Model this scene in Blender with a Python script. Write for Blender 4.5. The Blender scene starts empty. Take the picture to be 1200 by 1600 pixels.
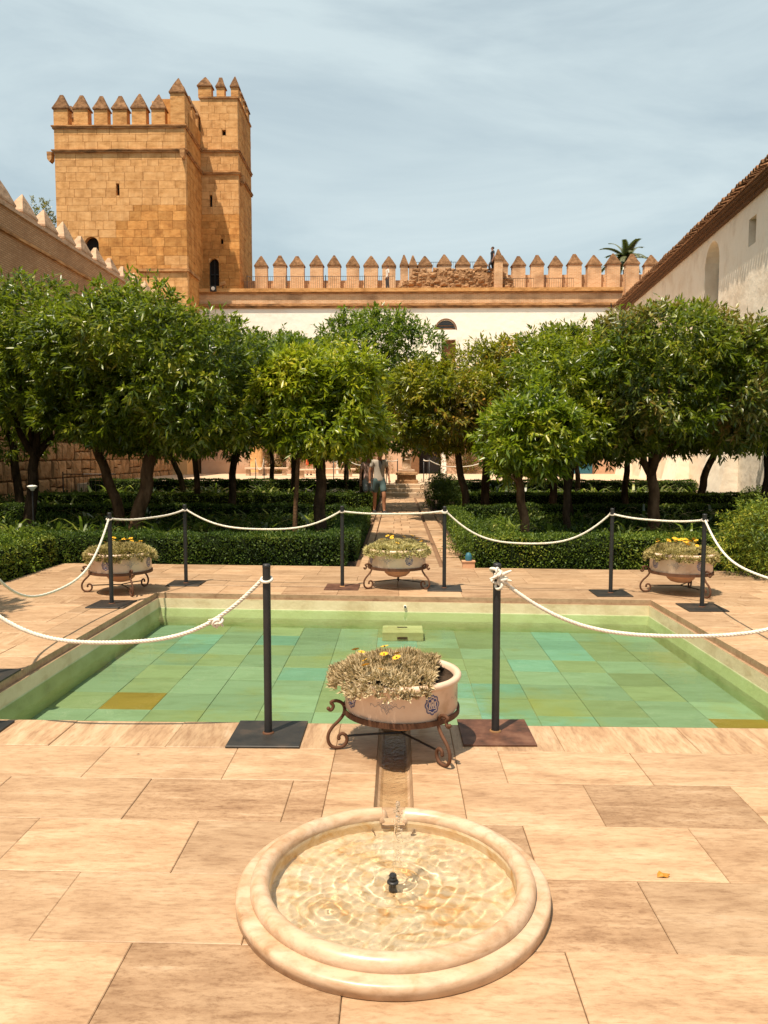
import bpy, bmesh, math, random
import numpy as np
from mathutils import Vector, Matrix
from mathutils.geometry import tessellate_polygon
R = math.radians
random.seed(7)
S = bpy.context.scene
COL = S.collection

# ------------------------------------------------------------------ camera, sky, sun, exposure
cam = bpy.data.cameras.new('camera'); camo = bpy.data.objects.new('camera', cam); COL.objects.link(camo)
camo.location = (0, 0, 1.62)
camo.rotation_euler = (R(90 - 4.29), 0, R(1.0))
cam.sensor_fit = 'VERTICAL'; cam.sensor_height = 36.0; cam.sensor_width = 27.0
cam.lens = 27.0; cam.clip_start = 0.05; cam.clip_end = 3000
S.camera = camo
S.render.resolution_x = 768; S.render.resolution_y = 1024
SUN_AZ, SUN_EL = 35.0, 67.0          # shadows fall 35 degrees right of straight ahead
S.view_settings.view_transform = 'Standard'; S.view_settings.look = 'None'
S.view_settings.exposure = 0.60; S.view_settings.gamma = 1.0
S.view_settings.use_curve_mapping = False
S.render.engine = 'CYCLES'
S.cycles.use_denoising = True
S.cycles.max_bounces = 16; S.cycles.diffuse_bounces = 3; S.cycles.glossy_bounces = 3
S.cycles.transparent_max_bounces = 12; S.cycles.transmission_bounces = 16
S.cycles.sample_clamp_indirect = 6.0

W = bpy.data.worlds.new('World'); S.world = W; W.use_nodes = True
nt = W.node_tree; nt.nodes.clear()
def nn(nt, t, **k):
    n = nt.nodes.new(t)
    for a, b in k.items(): setattr(n, a, b)
    return n
sky = nn(nt, 'ShaderNodeTexSky', sky_type='NISHITA'); sky.sun_disc = False
sky.sun_elevation = R(SUN_EL); sky.sun_rotation = R(180 + SUN_AZ)
sky.air_density = 1.0; sky.dust_density = 2.5; sky.ozone_density = 1.0
tc = nn(nt, 'ShaderNodeTexCoord'); mp = nn(nt, 'ShaderNodeMapping')
mp.inputs['Scale'].default_value = (1.3, 2.6, 5.0); mp.inputs['Rotation'].default_value = (0.0, R(14), R(-20))
ns = nn(nt, 'ShaderNodeTexNoise'); ns.inputs['Scale'].default_value = 1.25; ns.inputs['Detail'].default_value = 9
ns.inputs['Roughness'].default_value = 0.58; ns.inputs['Distortion'].default_value = 0.5
rp = nn(nt, 'ShaderNodeValToRGB'); rp.color_ramp.elements[0].position = 0.38; rp.color_ramp.elements[1].position = 0.64
rp.color_ramp.elements[0].color = (0.50,) * 3 + (1,); rp.color_ramp.elements[1].color = (0.96,) * 3 + (1,)
sc = nn(nt, 'ShaderNodeVectorMath', operation='MULTIPLY'); sc.inputs[1].default_value = (1.08, 1.08, 0.88)
mx = nn(nt, 'ShaderNodeMix', data_type='RGBA'); mx.inputs[7].default_value = (4.62, 5.45, 5.70, 1)
bg = nn(nt, 'ShaderNodeBackground'); bg.inputs['Strength'].default_value = 0.095
wo = nn(nt, 'ShaderNodeOutputWorld')
L = nt.links.new
L(tc.outputs['Generated'], mp.inputs[0]); L(mp.outputs[0], ns.inputs['Vector']); L(ns.outputs[0], rp.inputs[0])
L(sky.outputs[0], sc.inputs[0]); L(sc.outputs[0], mx.inputs[6]); L(rp.outputs[0], mx.inputs[0])
L(mx.outputs[2], bg.inputs['Color']); L(bg.outputs[0], wo.inputs['Surface'])

sd = bpy.data.lights.new('sun', 'SUN'); so = bpy.data.objects.new('sun', sd); COL.objects.link(so)
sd.energy = 4.6; sd.angle = R(0.55); sd.color = (1.0, 0.87, 0.70)
a, e = R(SUN_AZ), R(SUN_EL)
so.rotation_euler = Vector((math.sin(a) * math.cos(e), math.cos(a) * math.cos(e), -math.sin(e))).to_track_quat('-Z', 'Y').to_euler()
so.location = (-10, -12, 40)

# ------------------------------------------------------------------ helpers: objects
def setp(o, label=None, cat=None, group=None, kind=None):
    if label: o['label'] = label
    if cat: o['category'] = cat
    if group: o['group'] = group
    if kind: o['kind'] = kind
    return o
def empty(name, loc=(0, 0, 0), rz=0, **k):
    o = bpy.data.objects.new(name, None); COL.objects.link(o)
    o.location = loc; o.rotation_euler = (0, 0, rz); o.empty_display_size = 0.2
    return setp(o, **k)
def link(name, me, parent=None, loc=(0, 0, 0), rot=(0, 0, 0), scale=(1, 1, 1), color=None, **k):
    o = bpy.data.objects.new(name, me); COL.objects.link(o)
    o.location = loc; o.rotation_euler = rot; o.scale = scale
    if parent is not None: o.parent = parent
    if color is not None: o.color = (color[0], color[1], color[2], 1)
    return setp(o, **k)
def copy_tree(o, parent=None):
    c = o.copy(); COL.objects.link(c)
    if parent is not None: c.parent = parent
    for ch in list(o.children): copy_tree(ch, c)
    return c
class MB:
    """collects geometry, then links it as ONE mesh object"""
    def __init__(s): s.v = []; s.f = []; s.m = []; s.sm = []
    def add(s, vs, fs, mi=0, smooth=False):
        b = len(s.v); s.v += [tuple(p) for p in vs]
        for f in fs: s.f.append([b + i for i in f]); s.m.append(mi); s.sm.append(smooth)
        return s
    def box(s, x0, x1, y0, y1, z0, z1, mi=0, c=0.0):
        if c <= 0:
            vs = [(x, y, z) for z in (z0, z1) for y in (y0, y1) for x in (x0, x1)]
            return s.add(vs, [(0, 2, 3, 1), (4, 5, 7, 6), (0, 1, 5, 4), (2, 6, 7, 3), (0, 4, 6, 2), (1, 3, 7, 5)], mi)
        vs = [(x0, y0, z0), (x1, y0, z0), (x1, y1, z0), (x0, y1, z0), (x0, y0, z1 - c), (x1, y0, z1 - c), (x1, y1, z1 - c), (x0, y1, z1 - c),
              (x0 + c, y0 + c, z1), (x1 - c, y0 + c, z1), (x1 - c, y1 - c, z1), (x0 + c, y1 - c, z1)]
        fs = [(3, 2, 1, 0), (8, 9, 10, 11)]
        for a in range(4):
            b = (a + 1) % 4; fs += [(a, b, b + 4, a + 4), (a + 4, b + 4, b + 8, a + 8)]
        return s.add(vs, fs, mi)
    def quad(s, pts, mi=0): return s.add(pts, [tuple(range(len(pts)))], mi)
    def prism(s, pts, d, mi=0):
        """pts: outline in 3D; d: extrusion vector"""
        n = len(pts); P = [Vector(p) for p in pts]; D = Vector(d)
        return s.add(P + [p + D for p in P], [tuple(range(n))[::-1], tuple(range(n, 2 * n))] + [(i, (i + 1) % n, n + (i + 1) % n, n + i) for i in range(n)], mi)
    def tube(s, pts, rad, n=8, mi=0, cap=True, smooth=True, flat=1.0):
        P = [Vector(p) for p in pts]; m = len(P)
        if not hasattr(rad, '__len__'): rad = [rad] * m
        vs = []; N = None
        for i in range(m):
            t = (P[min(i + 1, m - 1)] - P[max(i - 1, 0)])
            if t.length < 1e-9: t = Vector((0, 0, 1))
            t.normalize()
            if N is None:
                N = t.cross(Vector((0, 0, 1)) if abs(t.z) < 0.9 else Vector((0, 1, 0))).normalized()
            else:
                N = (N - t * N.dot(t)).normalized()
            B = t.cross(N)
            for k in range(n):
                a = 2 * math.pi * k / n
                vs.append(P[i] + (N * math.cos(a) + B * math.sin(a) * flat) * rad[i])
        fs = [(i * n + k, i * n + (k + 1) % n, (i + 1) * n + (k + 1) % n, (i + 1) * n + k) for i in range(m - 1) for k in range(n)]
        s.add(vs, fs, mi, smooth)
        if cap: s.add(vs[:n], [tuple(range(n))[::-1]], mi); s.add(vs[-n:], [tuple(range(n))], mi)
        return s
    def lathe(s, prof, n=32, c=(0, 0, 0), mi=0, smooth=True, a0=0, a1=2 * math.pi):
        full = abs(a1 - a0 - 2 * math.pi) < 1e-6; k = n if full else n + 1
        vs = [(c[0] + r * math.cos(a0 + (a1 - a0) * j / n), c[1] + r * math.sin(a0 + (a1 - a0) * j / n), c[2] + z) for r, z in prof for j in range(k)]
        fs = []
        for i in range(len(prof) - 1):
            for j in range(n):
                j2 = (j + 1) % k if full else j + 1
                fs.append((i * k + j, i * k + j2, (i + 1) * k + j2, (i + 1) * k + j))
        return s.add(vs, fs, mi, smooth)
    def ball(s, c, r, n=10, mi=0):
        if not hasattr(r, '__len__'): r = (r, r, r)
        vs = []; m = max(4, n // 2 + 1)
        for i in range(m + 1):
            th = math.pi * i / m
            for j in range(n):
                ph = 2 * math.pi * j / n
                vs.append((c[0] + r[0] * math.sin(th) * math.cos(ph), c[1] + r[1] * math.sin(th) * math.sin(ph), c[2] + r[2] * math.cos(th)))
        fs = [(i * n + j, (i + 1) * n + j, (i + 1) * n + (j + 1) % n, i * n + (j + 1) % n) for i in range(m) for j in range(n)]
        return s.add(vs, fs, mi, True)
    def mesh(s, name, mats):
        me = bpy.data.meshes.new(name); me.from_pydata(s.v, [], s.f)
        for m in (mats if isinstance(mats, (list, tuple)) else [mats]): me.materials.append(m)
        me.polygons.foreach_set('material_index', s.m); me.polygons.foreach_set('use_smooth', s.sm); me.update()
        return me
    def build(s, name, mats, parent=None, **k): return link(name, s.mesh(name, mats), parent, **k)

def np_mesh(name, V, F, mat):
    """fast triangle mesh from numpy arrays"""
    me = bpy.data.meshes.new(name)
    me.vertices.add(len(V)); me.vertices.foreach_set('co', np.ascontiguousarray(V, dtype=np.float32).ravel())
    me.loops.add(F.size); me.loops.foreach_set('vertex_index', np.ascontiguousarray(F, dtype=np.int32).ravel())
    me.polygons.add(len(F)); me.polygons.foreach_set('loop_start', np.arange(0, F.size, F.shape[1], dtype=np.int32))
    if isinstance(mat, (list, tuple)):
        for m in mat: me.materials.append(m)
    else: me.materials.append(mat)
    me.update(calc_edges=True); return me

# ------------------------------------------------------------------ helpers: materials
def ramp(nt, cols, pos=None):
    r = nn(nt, 'ShaderNodeValToRGB'); el = r.color_ramp.elements
    while len(el) < len(cols): el.new(0.5)
    for i, c in enumerate(cols):
        el[i].position = pos[i] if pos else i / (len(cols) - 1); el[i].color = (*c, 1)
    return r
def base_mat(name):
    m = bpy.data.materials.new(name); m.use_nodes = True
    nt = m.node_tree; b = nt.nodes['Principled BSDF']
    return m, nt, b
def surf(name, cols, scale=(4, 4, 4), rough=0.7, bump=0.3, bscale=40, detail=8, pos=None, stain=None, stain_scale=0.6, stain_amt=0.6,
         rand=0.25, distort=0.0, spec=0.3, use_color=False, metallic=0.0, bdist=0.01, roughn=0.6, offset=True, speck=None, grain=None, gamt=.3):
    """weathered surface in world-space coordinates, varied object by object"""
    m, nt, b = base_mat(name); L = nt.links.new
    geo = nn(nt, 'ShaderNodeNewGeometry'); oi = nn(nt, 'ShaderNodeObjectInfo')
    vec = geo.outputs['Position']
    if offset:
        w = nn(nt, 'ShaderNodeMath', operation='MULTIPLY'); w.inputs[1].default_value = 37.0; L(oi.outputs['Random'], w.inputs[0])
        ad = nn(nt, 'ShaderNodeVectorMath', operation='ADD'); L(vec, ad.inputs[0]); L(w.outputs[0], ad.inputs[1]); vec = ad.outputs[0]
    mp = nn(nt, 'ShaderNodeMapping'); mp.inputs['Scale'].default_value = scale; L(vec, mp.inputs[0])
    n1 = nn(nt, 'ShaderNodeTexNoise'); n1.inputs['Scale'].default_value = 1.0; n1.inputs['Detail'].default_value = detail
    n1.inputs['Roughness'].default_value = roughn; n1.inputs['Distortion'].default_value = distort; L(mp.outputs[0], n1.inputs['Vector'])
    r = ramp(nt, cols, pos); L(n1.outputs[0], r.inputs[0]); col = r.outputs[0]
    if use_color:
        x = nn(nt, 'ShaderNodeMix', data_type='RGBA', blend_type='MULTIPLY'); x.inputs[0].default_value = 1
        L(col, x.inputs[6]); L(oi.outputs['Color'], x.inputs[7]); col = x.outputs[2]
    if stain is not None:
        n2 = nn(nt, 'ShaderNodeTexNoise'); n2.inputs['Scale'].default_value = stain_scale; n2.inputs['Detail'].default_value = 7
        n2.inputs['Roughness'].default_value = 0.65; L(vec, n2.inputs['Vector'])
        r2 = ramp(nt, [(0, 0, 0), (1, 1, 1)], [0.52, 0.68]); L(n2.outputs[0], r2.inputs[0])
        k = nn(nt, 'ShaderNodeMath', operation='MULTIPLY'); k.inputs[1].default_value = stain_amt; L(r2.outputs[0], k.inputs[0])
        x = nn(nt, 'ShaderNodeMix', data_type='RGBA'); L(k.outputs[0], x.inputs[0]); L(col, x.inputs[6]); x.inputs[7].default_value = (*stain, 1); col = x.outputs[2]
    if speck is not None:
        n3 = nn(nt, 'ShaderNodeTexNoise'); n3.inputs['Scale'].default_value = 55; n3.inputs['Detail'].default_value = 3; L(vec, n3.inputs['Vector'])
        r3 = ramp(nt, [(0, 0, 0), (1, 1, 1)], [0.62, 0.74]); L(n3.outputs[0], r3.inputs[0])
        k = nn(nt, 'ShaderNodeMath', operation='MULTIPLY'); k.inputs[1].default_value = 0.45; L(r3.outputs[0], k.inputs[0])
        x = nn(nt, 'ShaderNodeMix', data_type='RGBA'); L(k.outputs[0], x.inputs[0]); L(col, x.inputs[6]); x.inputs[7].default_value = (*speck, 1); col = x.outputs[2]
    if grain:
        mg = nn(nt, 'ShaderNodeMapping'); mg.inputs['Scale'].default_value = grain; L(vec, mg.inputs[0])
        ng = nn(nt, 'ShaderNodeTexNoise'); ng.inputs['Scale'].default_value = 1.0; ng.inputs['Detail'].default_value = 10; ng.inputs['Roughness'].default_value = 0.72; ng.inputs['Distortion'].default_value = .25; L(mg.outputs[0], ng.inputs['Vector'])
        rg = ramp(nt, [(1 - gamt * 1.6, 1 - gamt * 1.9, 1 - gamt * 2.1), (1, 1, 1), (1 + gamt * .35, 1 + gamt * .4, 1 + gamt * .5)], [.30, .52, .72]); L(ng.outputs[0], rg.inputs[0])
        x = nn(nt, 'ShaderNodeMix', data_type='RGBA', blend_type='MULTIPLY'); x.inputs[0].default_value = 1; L(col, x.inputs[6]); L(rg.outputs[0], x.inputs[7]); col = x.outputs[2]
    if rand > 0:
        h = nn(nt, 'ShaderNodeHueSaturation'); mr = nn(nt, 'ShaderNodeMapRange')
        mr.inputs[3].default_value = 1 - rand; mr.inputs[4].default_value = 1 + rand * 0.45
        L(oi.outputs['Random'], mr.inputs[0]); L(mr.outputs[0], h.inputs['Value']); L(col, h.inputs['Color']); col = h.outputs[0]
    L(col, b.inputs['Base Color'])
    b.inputs['Roughness'].default_value = rough; b.inputs['Specular IOR Level'].default_value = spec; b.inputs['Metallic'].default_value = metallic
    if bump > 0:
        n4 = nn(nt, 'ShaderNodeTexNoise'); n4.inputs['Scale'].default_value = bscale; n4.inputs['Detail'].default_value = 6; L(vec, n4.inputs['Vector'])
        bu = nn(nt, 'ShaderNodeBump'); bu.inputs['Strength'].default_value = bump; bu.inputs['Distance'].default_value = bdist
        L(n4.outputs[0], bu.inputs['Height']); L(bu.outputs[0], b.inputs['Normal'])
    return m
def brick_mat(name, c1, c2, mortar, axis, bw=0.26, bh=0.075, ms=0.012, stain=(0.2, 0.1, 0.05)):
    m, nt, b = base_mat(name); L = nt.links.new
    geo = nn(nt, 'ShaderNodeNewGeometry'); sp = nn(nt, 'ShaderNodeSeparateXYZ'); cb = nn(nt, 'ShaderNodeCombineXYZ')
    L(geo.outputs['Position'], sp.inputs[0]); L(sp.outputs[axis], cb.inputs[0]); L(sp.outputs[2], cb.inputs[1])
    br = nn(nt, 'ShaderNodeTexBrick'); br.inputs['Color1'].default_value = (*c1, 1); br.inputs['Color2'].default_value = (*c2, 1)
    br.inputs['Mortar'].default_value = (*mortar, 1); br.inputs['Scale'].default_value = 1; br.inputs['Mortar Size'].default_value = ms
    br.inputs['Brick Width'].default_value = bw; br.inputs['Row Height'].default_value = bh; L(cb.outputs[0], br.inputs['Vector'])
    n2 = nn(nt, 'ShaderNodeTexNoise'); n2.inputs['Scale'].default_value = 0.9; n2.inputs['Detail'].default_value = 8; L(geo.outputs['Position'], n2.inputs['Vector'])
    r2 = ramp(nt, [(0, 0, 0), (0.7, 0.7, 0.7)], [0.48, 0.72]); L(n2.outputs[0], r2.inputs[0])
    x = nn(nt, 'ShaderNodeMix', data_type='RGBA'); L(r2.outputs[0], x.inputs[0]); L(br.outputs[0], x.inputs[6]); x.inputs[7].default_value = (*stain, 1)
    L(x.outputs[2], b.inputs['Base Color']); b.inputs['Roughness'].default_value = 0.9; b.inputs['Specular IOR Level'].default_value = 0.15
    bu = nn(nt, 'ShaderNodeBump'); bu.inputs['Strength'].default_value = 0.6; bu.inputs['Distance'].default_value = 0.02
    n3 = nn(nt, 'ShaderNodeTexNoise'); n3.inputs['Scale'].default_value = 12; n3.inputs['Detail'].default_value = 5; L(geo.outputs['Position'], n3.inputs['Vector'])
    L(n3.outputs[0], bu.inputs['Height']); L(bu.outputs[0], b.inputs['Normal'])
    return m
def leaf_mat(name, cols, rough=0.38, spec=0.5, trans=0.25, pos=None, tcol=(0.16, 0.26, 0.03)):
    m, nt, b = base_mat(name); L = nt.links.new
    geo = nn(nt, 'ShaderNodeNewGeometry'); oi = nn(nt, 'ShaderNodeObjectInfo')
    n1 = nn(nt, 'ShaderNodeTexNoise'); n1.inputs['Scale'].default_value = 1.3; n1.inputs['Detail'].default_value = 2
    L(geo.outputs['Position'], n1.inputs['Vector'])
    ad = nn(nt, 'ShaderNodeMath', operation='MULTIPLY_ADD'); ad.inputs[1].default_value = 0.55
    L(geo.outputs['Random Per Island'], ad.inputs[0])
    sb = nn(nt, 'ShaderNodeMath', operation='MULTIPLY_ADD'); sb.inputs[1].default_value = 1.3; sb.inputs[2].default_value = -0.42
    L(n1.outputs[0], sb.inputs[0]); L(sb.outputs[0], ad.inputs[2])
    r = ramp(nt, cols, pos); L(ad.outputs[0], r.inputs[0])
    x = nn(nt, 'ShaderNodeMix', data_type='RGBA', blend_type='MULTIPLY'); x.inputs[0].default_value = 1
    L(r.outputs[0], x.inputs[6]); L(oi.outputs['Color'], x.inputs[7])
    L(x.outputs[2], b.inputs['Base Color']); b.inputs['Roughness'].default_value = rough; b.inputs['Specular IOR Level'].default_value = spec
    tr = nn(nt, 'ShaderNodeBsdfTranslucent'); y = nn(nt, 'ShaderNodeMix', data_type='RGBA', blend_type='MULTIPLY'); y.inputs[0].default_value = 1
    y.inputs[6].default_value = (*tcol, 1); L(oi.outputs['Color'], y.inputs[7]); L(y.outputs[2], tr.inputs[0])
    ms = nn(nt, 'ShaderNodeMixShader'); ms.inputs[0].default_value = trans
    L(b.outputs[0], ms.inputs[1]); L(tr.outputs[0], ms.inputs[2]); L(ms.outputs[0], nt.nodes['Material Output'].inputs['Surface'])
    return m
def plain(name, col, rough=0.6, spec=0.3, metallic=0.0, bump=0.0, var=0.15):
    c2 = tuple(c * (1 - var) for c in col)
    return surf(name, [c2, col, c2], scale=(9, 9, 9), rough=rough, spec=spec, metallic=metallic, bump=bump, rand=0.0)

M = {}
M['slab'] = surf('pale marble paving', [(0.22, 0.118, 0.058), (0.39, 0.243, 0.138), (0.47, 0.308, 0.182), (0.55, 0.395, 0.26)], scale=(2.2, 8, 6), pos=[0.22, 0.40, 0.56, 0.78], roughn=0.68, grain=(16, 60, 20), gamt=.20,
                 rough=0.5, bump=0.25, bscale=60, bdist=0.004, stain=(0.27, 0.15, 0.075), stain_scale=2.6, stain_amt=0.38, rand=0.2, distort=0.35, spec=0.3)
M['slab_diag'] = surf('diagonal veined marble paving', [(0.22, 0.12, 0.065), (0.40, 0.25, 0.142), (0.475, 0.315, 0.185), (0.55, 0.395, 0.26)], grain=(62, 9, 10), gamt=.22, scale=(12, 2.6, 4), pos=[0.22, 0.42, 0.56, 0.76],
                 rough=0.5, bump=0.25, bscale=60, bdist=0.004, stain=(0.32, 0.17, 0.08), stain_scale=1.6, stain_amt=0.3, rand=0.14, distort=0.7, spec=0.3)
M['slab_rough'] = surf('brown stained marble paving', [(0.19, 0.10, 0.052), (0.32, 0.193, 0.107), (0.405, 0.26, 0.152), (0.50, 0.36, 0.24)], grain=(26, 60, 30), gamt=.24, scale=(3, 14, 6), pos=[0.2, 0.42, 0.6, 0.8],
                 rough=0.55, bump=0.35, bscale=50, bdist=0.005, stain=(0.21, 0.12, 0.062), stain_scale=2.2, stain_amt=0.4, rand=0.12, distort=0.6, spec=0.25)
M['joint'] = surf('paving joint', [(0.13, 0.07, 0.035), (0.26, 0.15, 0.085)], rough=0.95, bump=0, rand=0)
M['marble'] = surf('veined fountain marble', [(0.24, 0.11, 0.045), (0.45, 0.275, 0.155), (0.54, 0.365, 0.235), (0.60, 0.45, 0.325)], grain=(14, 30, 40), gamt=.16, scale=(3.5, 5, 9), pos=[0.25, 0.36, 0.5, 0.8],
                   rough=0.34, bump=0.1, bscale=30, bdist=0.003, rand=0.0, distort=1.6, spec=0.45, offset=False)
M['basin'] = surf('fountain basin floor', [(0.52, 0.24, 0.06), (0.60, 0.42, 0.22), (0.68, 0.53, 0.34), (0.76, 0.64, 0.46)], scale=(5, 7, 5), pos=[0.3, 0.42, 0.52, 0.7],
                  rough=0.6, bump=0.2, bscale=60, rand=0, distort=1.5, stain=(0.52, 0.25, 0.07), stain_scale=3, stain_amt=0.4)
M['ashlar'] = surf('golden sandstone block', [(0.44, 0.21, 0.07), (0.68, 0.37, 0.15), (0.77, 0.46, 0.21)], grain=(2.6, 2.6, .30), gamt=.16, scale=(1.6, 1.6, 3.2), pos=[0.25, 0.5, 0.75], rough=0.9, bump=0.5, bscale=6, bdist=0.03,
                   stain=(0.40, 0.19, 0.07), stain_scale=0.45, stain_amt=0.4, rand=0.07, spec=0.1)
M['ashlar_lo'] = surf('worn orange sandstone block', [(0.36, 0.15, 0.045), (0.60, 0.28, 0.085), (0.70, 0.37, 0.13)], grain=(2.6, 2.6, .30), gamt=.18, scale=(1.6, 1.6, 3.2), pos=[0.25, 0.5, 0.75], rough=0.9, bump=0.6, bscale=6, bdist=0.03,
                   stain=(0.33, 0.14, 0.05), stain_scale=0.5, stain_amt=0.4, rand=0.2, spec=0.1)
M['mortar'] = plain('lime mortar', (0.70, 0.42, 0.19), rough=0.95)
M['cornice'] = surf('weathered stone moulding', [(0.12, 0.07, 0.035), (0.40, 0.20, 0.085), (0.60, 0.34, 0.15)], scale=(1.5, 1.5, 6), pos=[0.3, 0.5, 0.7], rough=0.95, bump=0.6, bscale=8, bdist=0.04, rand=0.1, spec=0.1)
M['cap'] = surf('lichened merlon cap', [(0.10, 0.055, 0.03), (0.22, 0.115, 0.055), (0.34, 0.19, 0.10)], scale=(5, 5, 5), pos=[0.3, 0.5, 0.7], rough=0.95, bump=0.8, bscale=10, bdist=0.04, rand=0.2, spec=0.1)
M['merlon'] = surf('merlon stone', [(0.36, 0.17, 0.06), (0.62, 0.32, 0.12), (0.72, 0.42, 0.18)], scale=(2, 2, 5), pos=[0.28, 0.5, 0.72], rough=0.92, bump=0.6, bscale=9, bdist=0.03, rand=0.15, spec=0.1)
M['pale_merlon'] = surf('limewashed merlon', [(0.28, 0.17, 0.10), (0.46, 0.30, 0.19), (0.56, 0.38, 0.255)], scale=(2.5, 2.5, 4), pos=[0.25, 0.45, 0.7], rough=0.95, bump=0.7, bscale=8, bdist=0.04, rand=0.12, spec=0.1)
M['brick_x'] = brick_mat('narrow brick band', (0.70, 0.42, 0.23), (0.58, 0.31, 0.15), (0.66, 0.48, 0.31), 0)
M['brick_y'] = brick_mat('narrow brick courses', (0.50, 0.30, 0.16), (0.40, 0.22, 0.11), (0.26, 0.15, 0.08), 1, stain=(0.26, 0.14, 0.07))
M['plaster'] = surf('white limewash', [(0.78, 0.71, 0.62), (0.88, 0.83, 0.74), (0.90, 0.86, 0.78)], scale=(1.2, 1.2, 1.6), pos=[0.25, 0.45, 0.8], rough=0.95, bump=0.5, bscale=2.5, bdist=0.06, rand=0,
                    stain=(0.66, 0.52, 0.38), stain_scale=0.35, stain_amt=0.35, spec=0.1, offset=False)
M['plaster_cream'] = surf('cream limewash', [(0.68, 0.55, 0.42), (0.82, 0.71, 0.57), (0.86, 0.76, 0.63)], scale=(1.2, 1.2, 0.8), pos=[0.25, 0.45, 0.8], rough=0.95, bump=0.6, bscale=2.2, bdist=0.07, rand=0,
                    stain=(0.50, 0.33, 0.19), stain_scale=0.4, stain_amt=0.4, spec=0.1, offset=False)
M['plaster_pink'] = surf('pinkish lower render', [(0.42, 0.25, 0.15), (0.56, 0.36, 0.24), (0.60, 0.42, 0.29)], scale=(1, 1, 1.5), pos=[0.25, 0.5, 0.8], rough=0.95, bump=0.3, bscale=4, rand=0, offset=False)
M['rubble'] = surf('rough rubble stone', [(0.13, 0.065, 0.03), (0.36, 0.20, 0.10), (0.50, 0.30, 0.16)], scale=(2.5, 2.5, 2.5), pos=[0.25, 0.48, 0.75], rough=0.95, bump=1.0, bscale=7, bdist=0.06, rand=0.25, spec=0.1)
M['wallstone'] = surf('rough wall stone', [(0.14, 0.07, 0.03), (0.38, 0.20, 0.09), (0.54, 0.31, 0.16)], scale=(2.5, 2.5, 2.5), pos=[0.25, 0.48, 0.75], rough=0.95, bump=1.0, bscale=8, bdist=0.05, rand=0.25, spec=0.1)
M['roof'] = surf('clay roof tile', [(0.10, 0.05, 0.025), (0.28, 0.14, 0.07), (0.44, 0.26, 0.15)], scale=(5, 5, 5), pos=[0.25, 0.5, 0.8], rough=0.9, bump=0.4, bscale=25, rand=0.35, spec=0.1)
M['eave'] = surf('brown eave brickwork', [(0.07, 0.035, 0.018), (0.20, 0.10, 0.05)], scale=(3, 3, 8), rough=0.95, bump=0.5, bscale=12, bdist=0.03, rand=0)
M['pooltile'] = surf('pool floor slab', [(0.70, 0.70, 0.60), (0.88, 0.90, 0.84), (1.0, 1.0, 1.0)], scale=(2.0, 7, 3), pos=[0.25, 0.5, 0.8], rough=0.6, bump=0.2, use_color=True, rand=0.12,
                     stain=(0.36, 0.27, 0.07), stain_scale=0.9, stain_amt=0.55, distort=1.0, offset=False)
M['poolwall'] = surf('pool wall render', [(0.42, 0.30, 0.16), (0.60, 0.49, 0.30), (0.68, 0.57, 0.37)], scale=(3, 3, 6), pos=[0.25, 0.45, 0.7], rough=0.7, bump=0.4, bscale=25, rand=0.0, stain=(0.40, 0.28, 0.14), stain_scale=1.8, stain_amt=0.5)
M['poolwall_wet'] = surf('algae tinted pool wall', [(0.34, 0.34, 0.18), (0.46, 0.46, 0.26), (0.52, 0.52, 0.32)], scale=(3, 3, 6), pos=[0.25, 0.45, 0.7], rough=0.7, bump=0.4, bscale=25, rand=0.0, stain=(0.30, 0.28, 0.10), stain_scale=1.8, stain_amt=0.5)
M['iron'] = surf('dark painted iron', [(0.012, 0.012, 0.013), (0.028, 0.027, 0.027), (0.05, 0.04, 0.033)], scale=(12, 12, 12), rough=0.45, bump=0.3, bscale=90, bdist=0.002, rand=0.1, spec=0.5, metallic=0.3)
M['rust'] = surf('rusty iron', [(0.05, 0.022, 0.012), (0.115, 0.05, 0.025), (0.19, 0.09, 0.05)], scale=(10, 10, 10), rough=0.75, bump=0.4, bscale=80, bdist=0.002, rand=0.1, spec=0.3, metallic=0.2)
M['plate'] = surf('charcoal steel plate', [(0.014, 0.013, 0.012), (0.03, 0.025, 0.020), (0.085, 0.055, 0.036)], scale=(7, 7, 7), pos=[0.3, 0.55, 0.78], rough=0.5, bump=0.3, bscale=60, bdist=0.002, rand=0.1, spec=0.45)
M['plate_rust'] = surf('red brown steel plate', [(0.04, 0.018, 0.01), (0.11, 0.045, 0.025), (0.20, 0.10, 0.06)], scale=(9, 9, 9), pos=[0.3, 0.52, 0.75], rough=0.6, bump=0.3, bscale=60, bdist=0.002, rand=0.1, spec=0.35)
M['rope'] = surf('white rope', [(0.46, 0.38, 0.29), (0.74, 0.66, 0.55), (0.80, 0.74, 0.64)], scale=(20, 20, 20), rough=0.9, bump=0.3, bscale=200, bdist=0.002, rand=0.06, spec=0.15)
M['glaze'] = surf('cream glazed pottery', [(0.40, 0.24, 0.14), (0.64, 0.44, 0.31), (0.72, 0.54, 0.41)], scale=(4, 4, 5), pos=[0.25, 0.42, 0.7], rough=0.35, bump=0.15, bscale=25, bdist=0.004, rand=0.06, spec=0.5, stain=(0.46, 0.26, 0.14), stain_scale=4, stain_amt=0.4)
M['terracotta'] = surf('terracotta', [(0.40, 0.19, 0.09), (0.58, 0.31, 0.17), (0.66, 0.42, 0.26)], scale=(5, 5, 5), rough=0.75, bump=0.2, bscale=30, rand=0.06)
M['blue'] = plain('cobalt glaze', (0.035, 0.05, 0.16), rough=0.3, spec=0.5)
M['greyline'] = plain('grey blue brush line', (0.20, 0.19, 0.21), rough=0.4)
M['soil'] = surf('dark garden soil', [(0.02, 0.012, 0.007), (0.05, 0.03, 0.017), (0.09, 0.055, 0.03)], scale=(6, 6, 6), rough=1, bump=1, bscale=20, bdist=0.03, rand=0)
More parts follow.
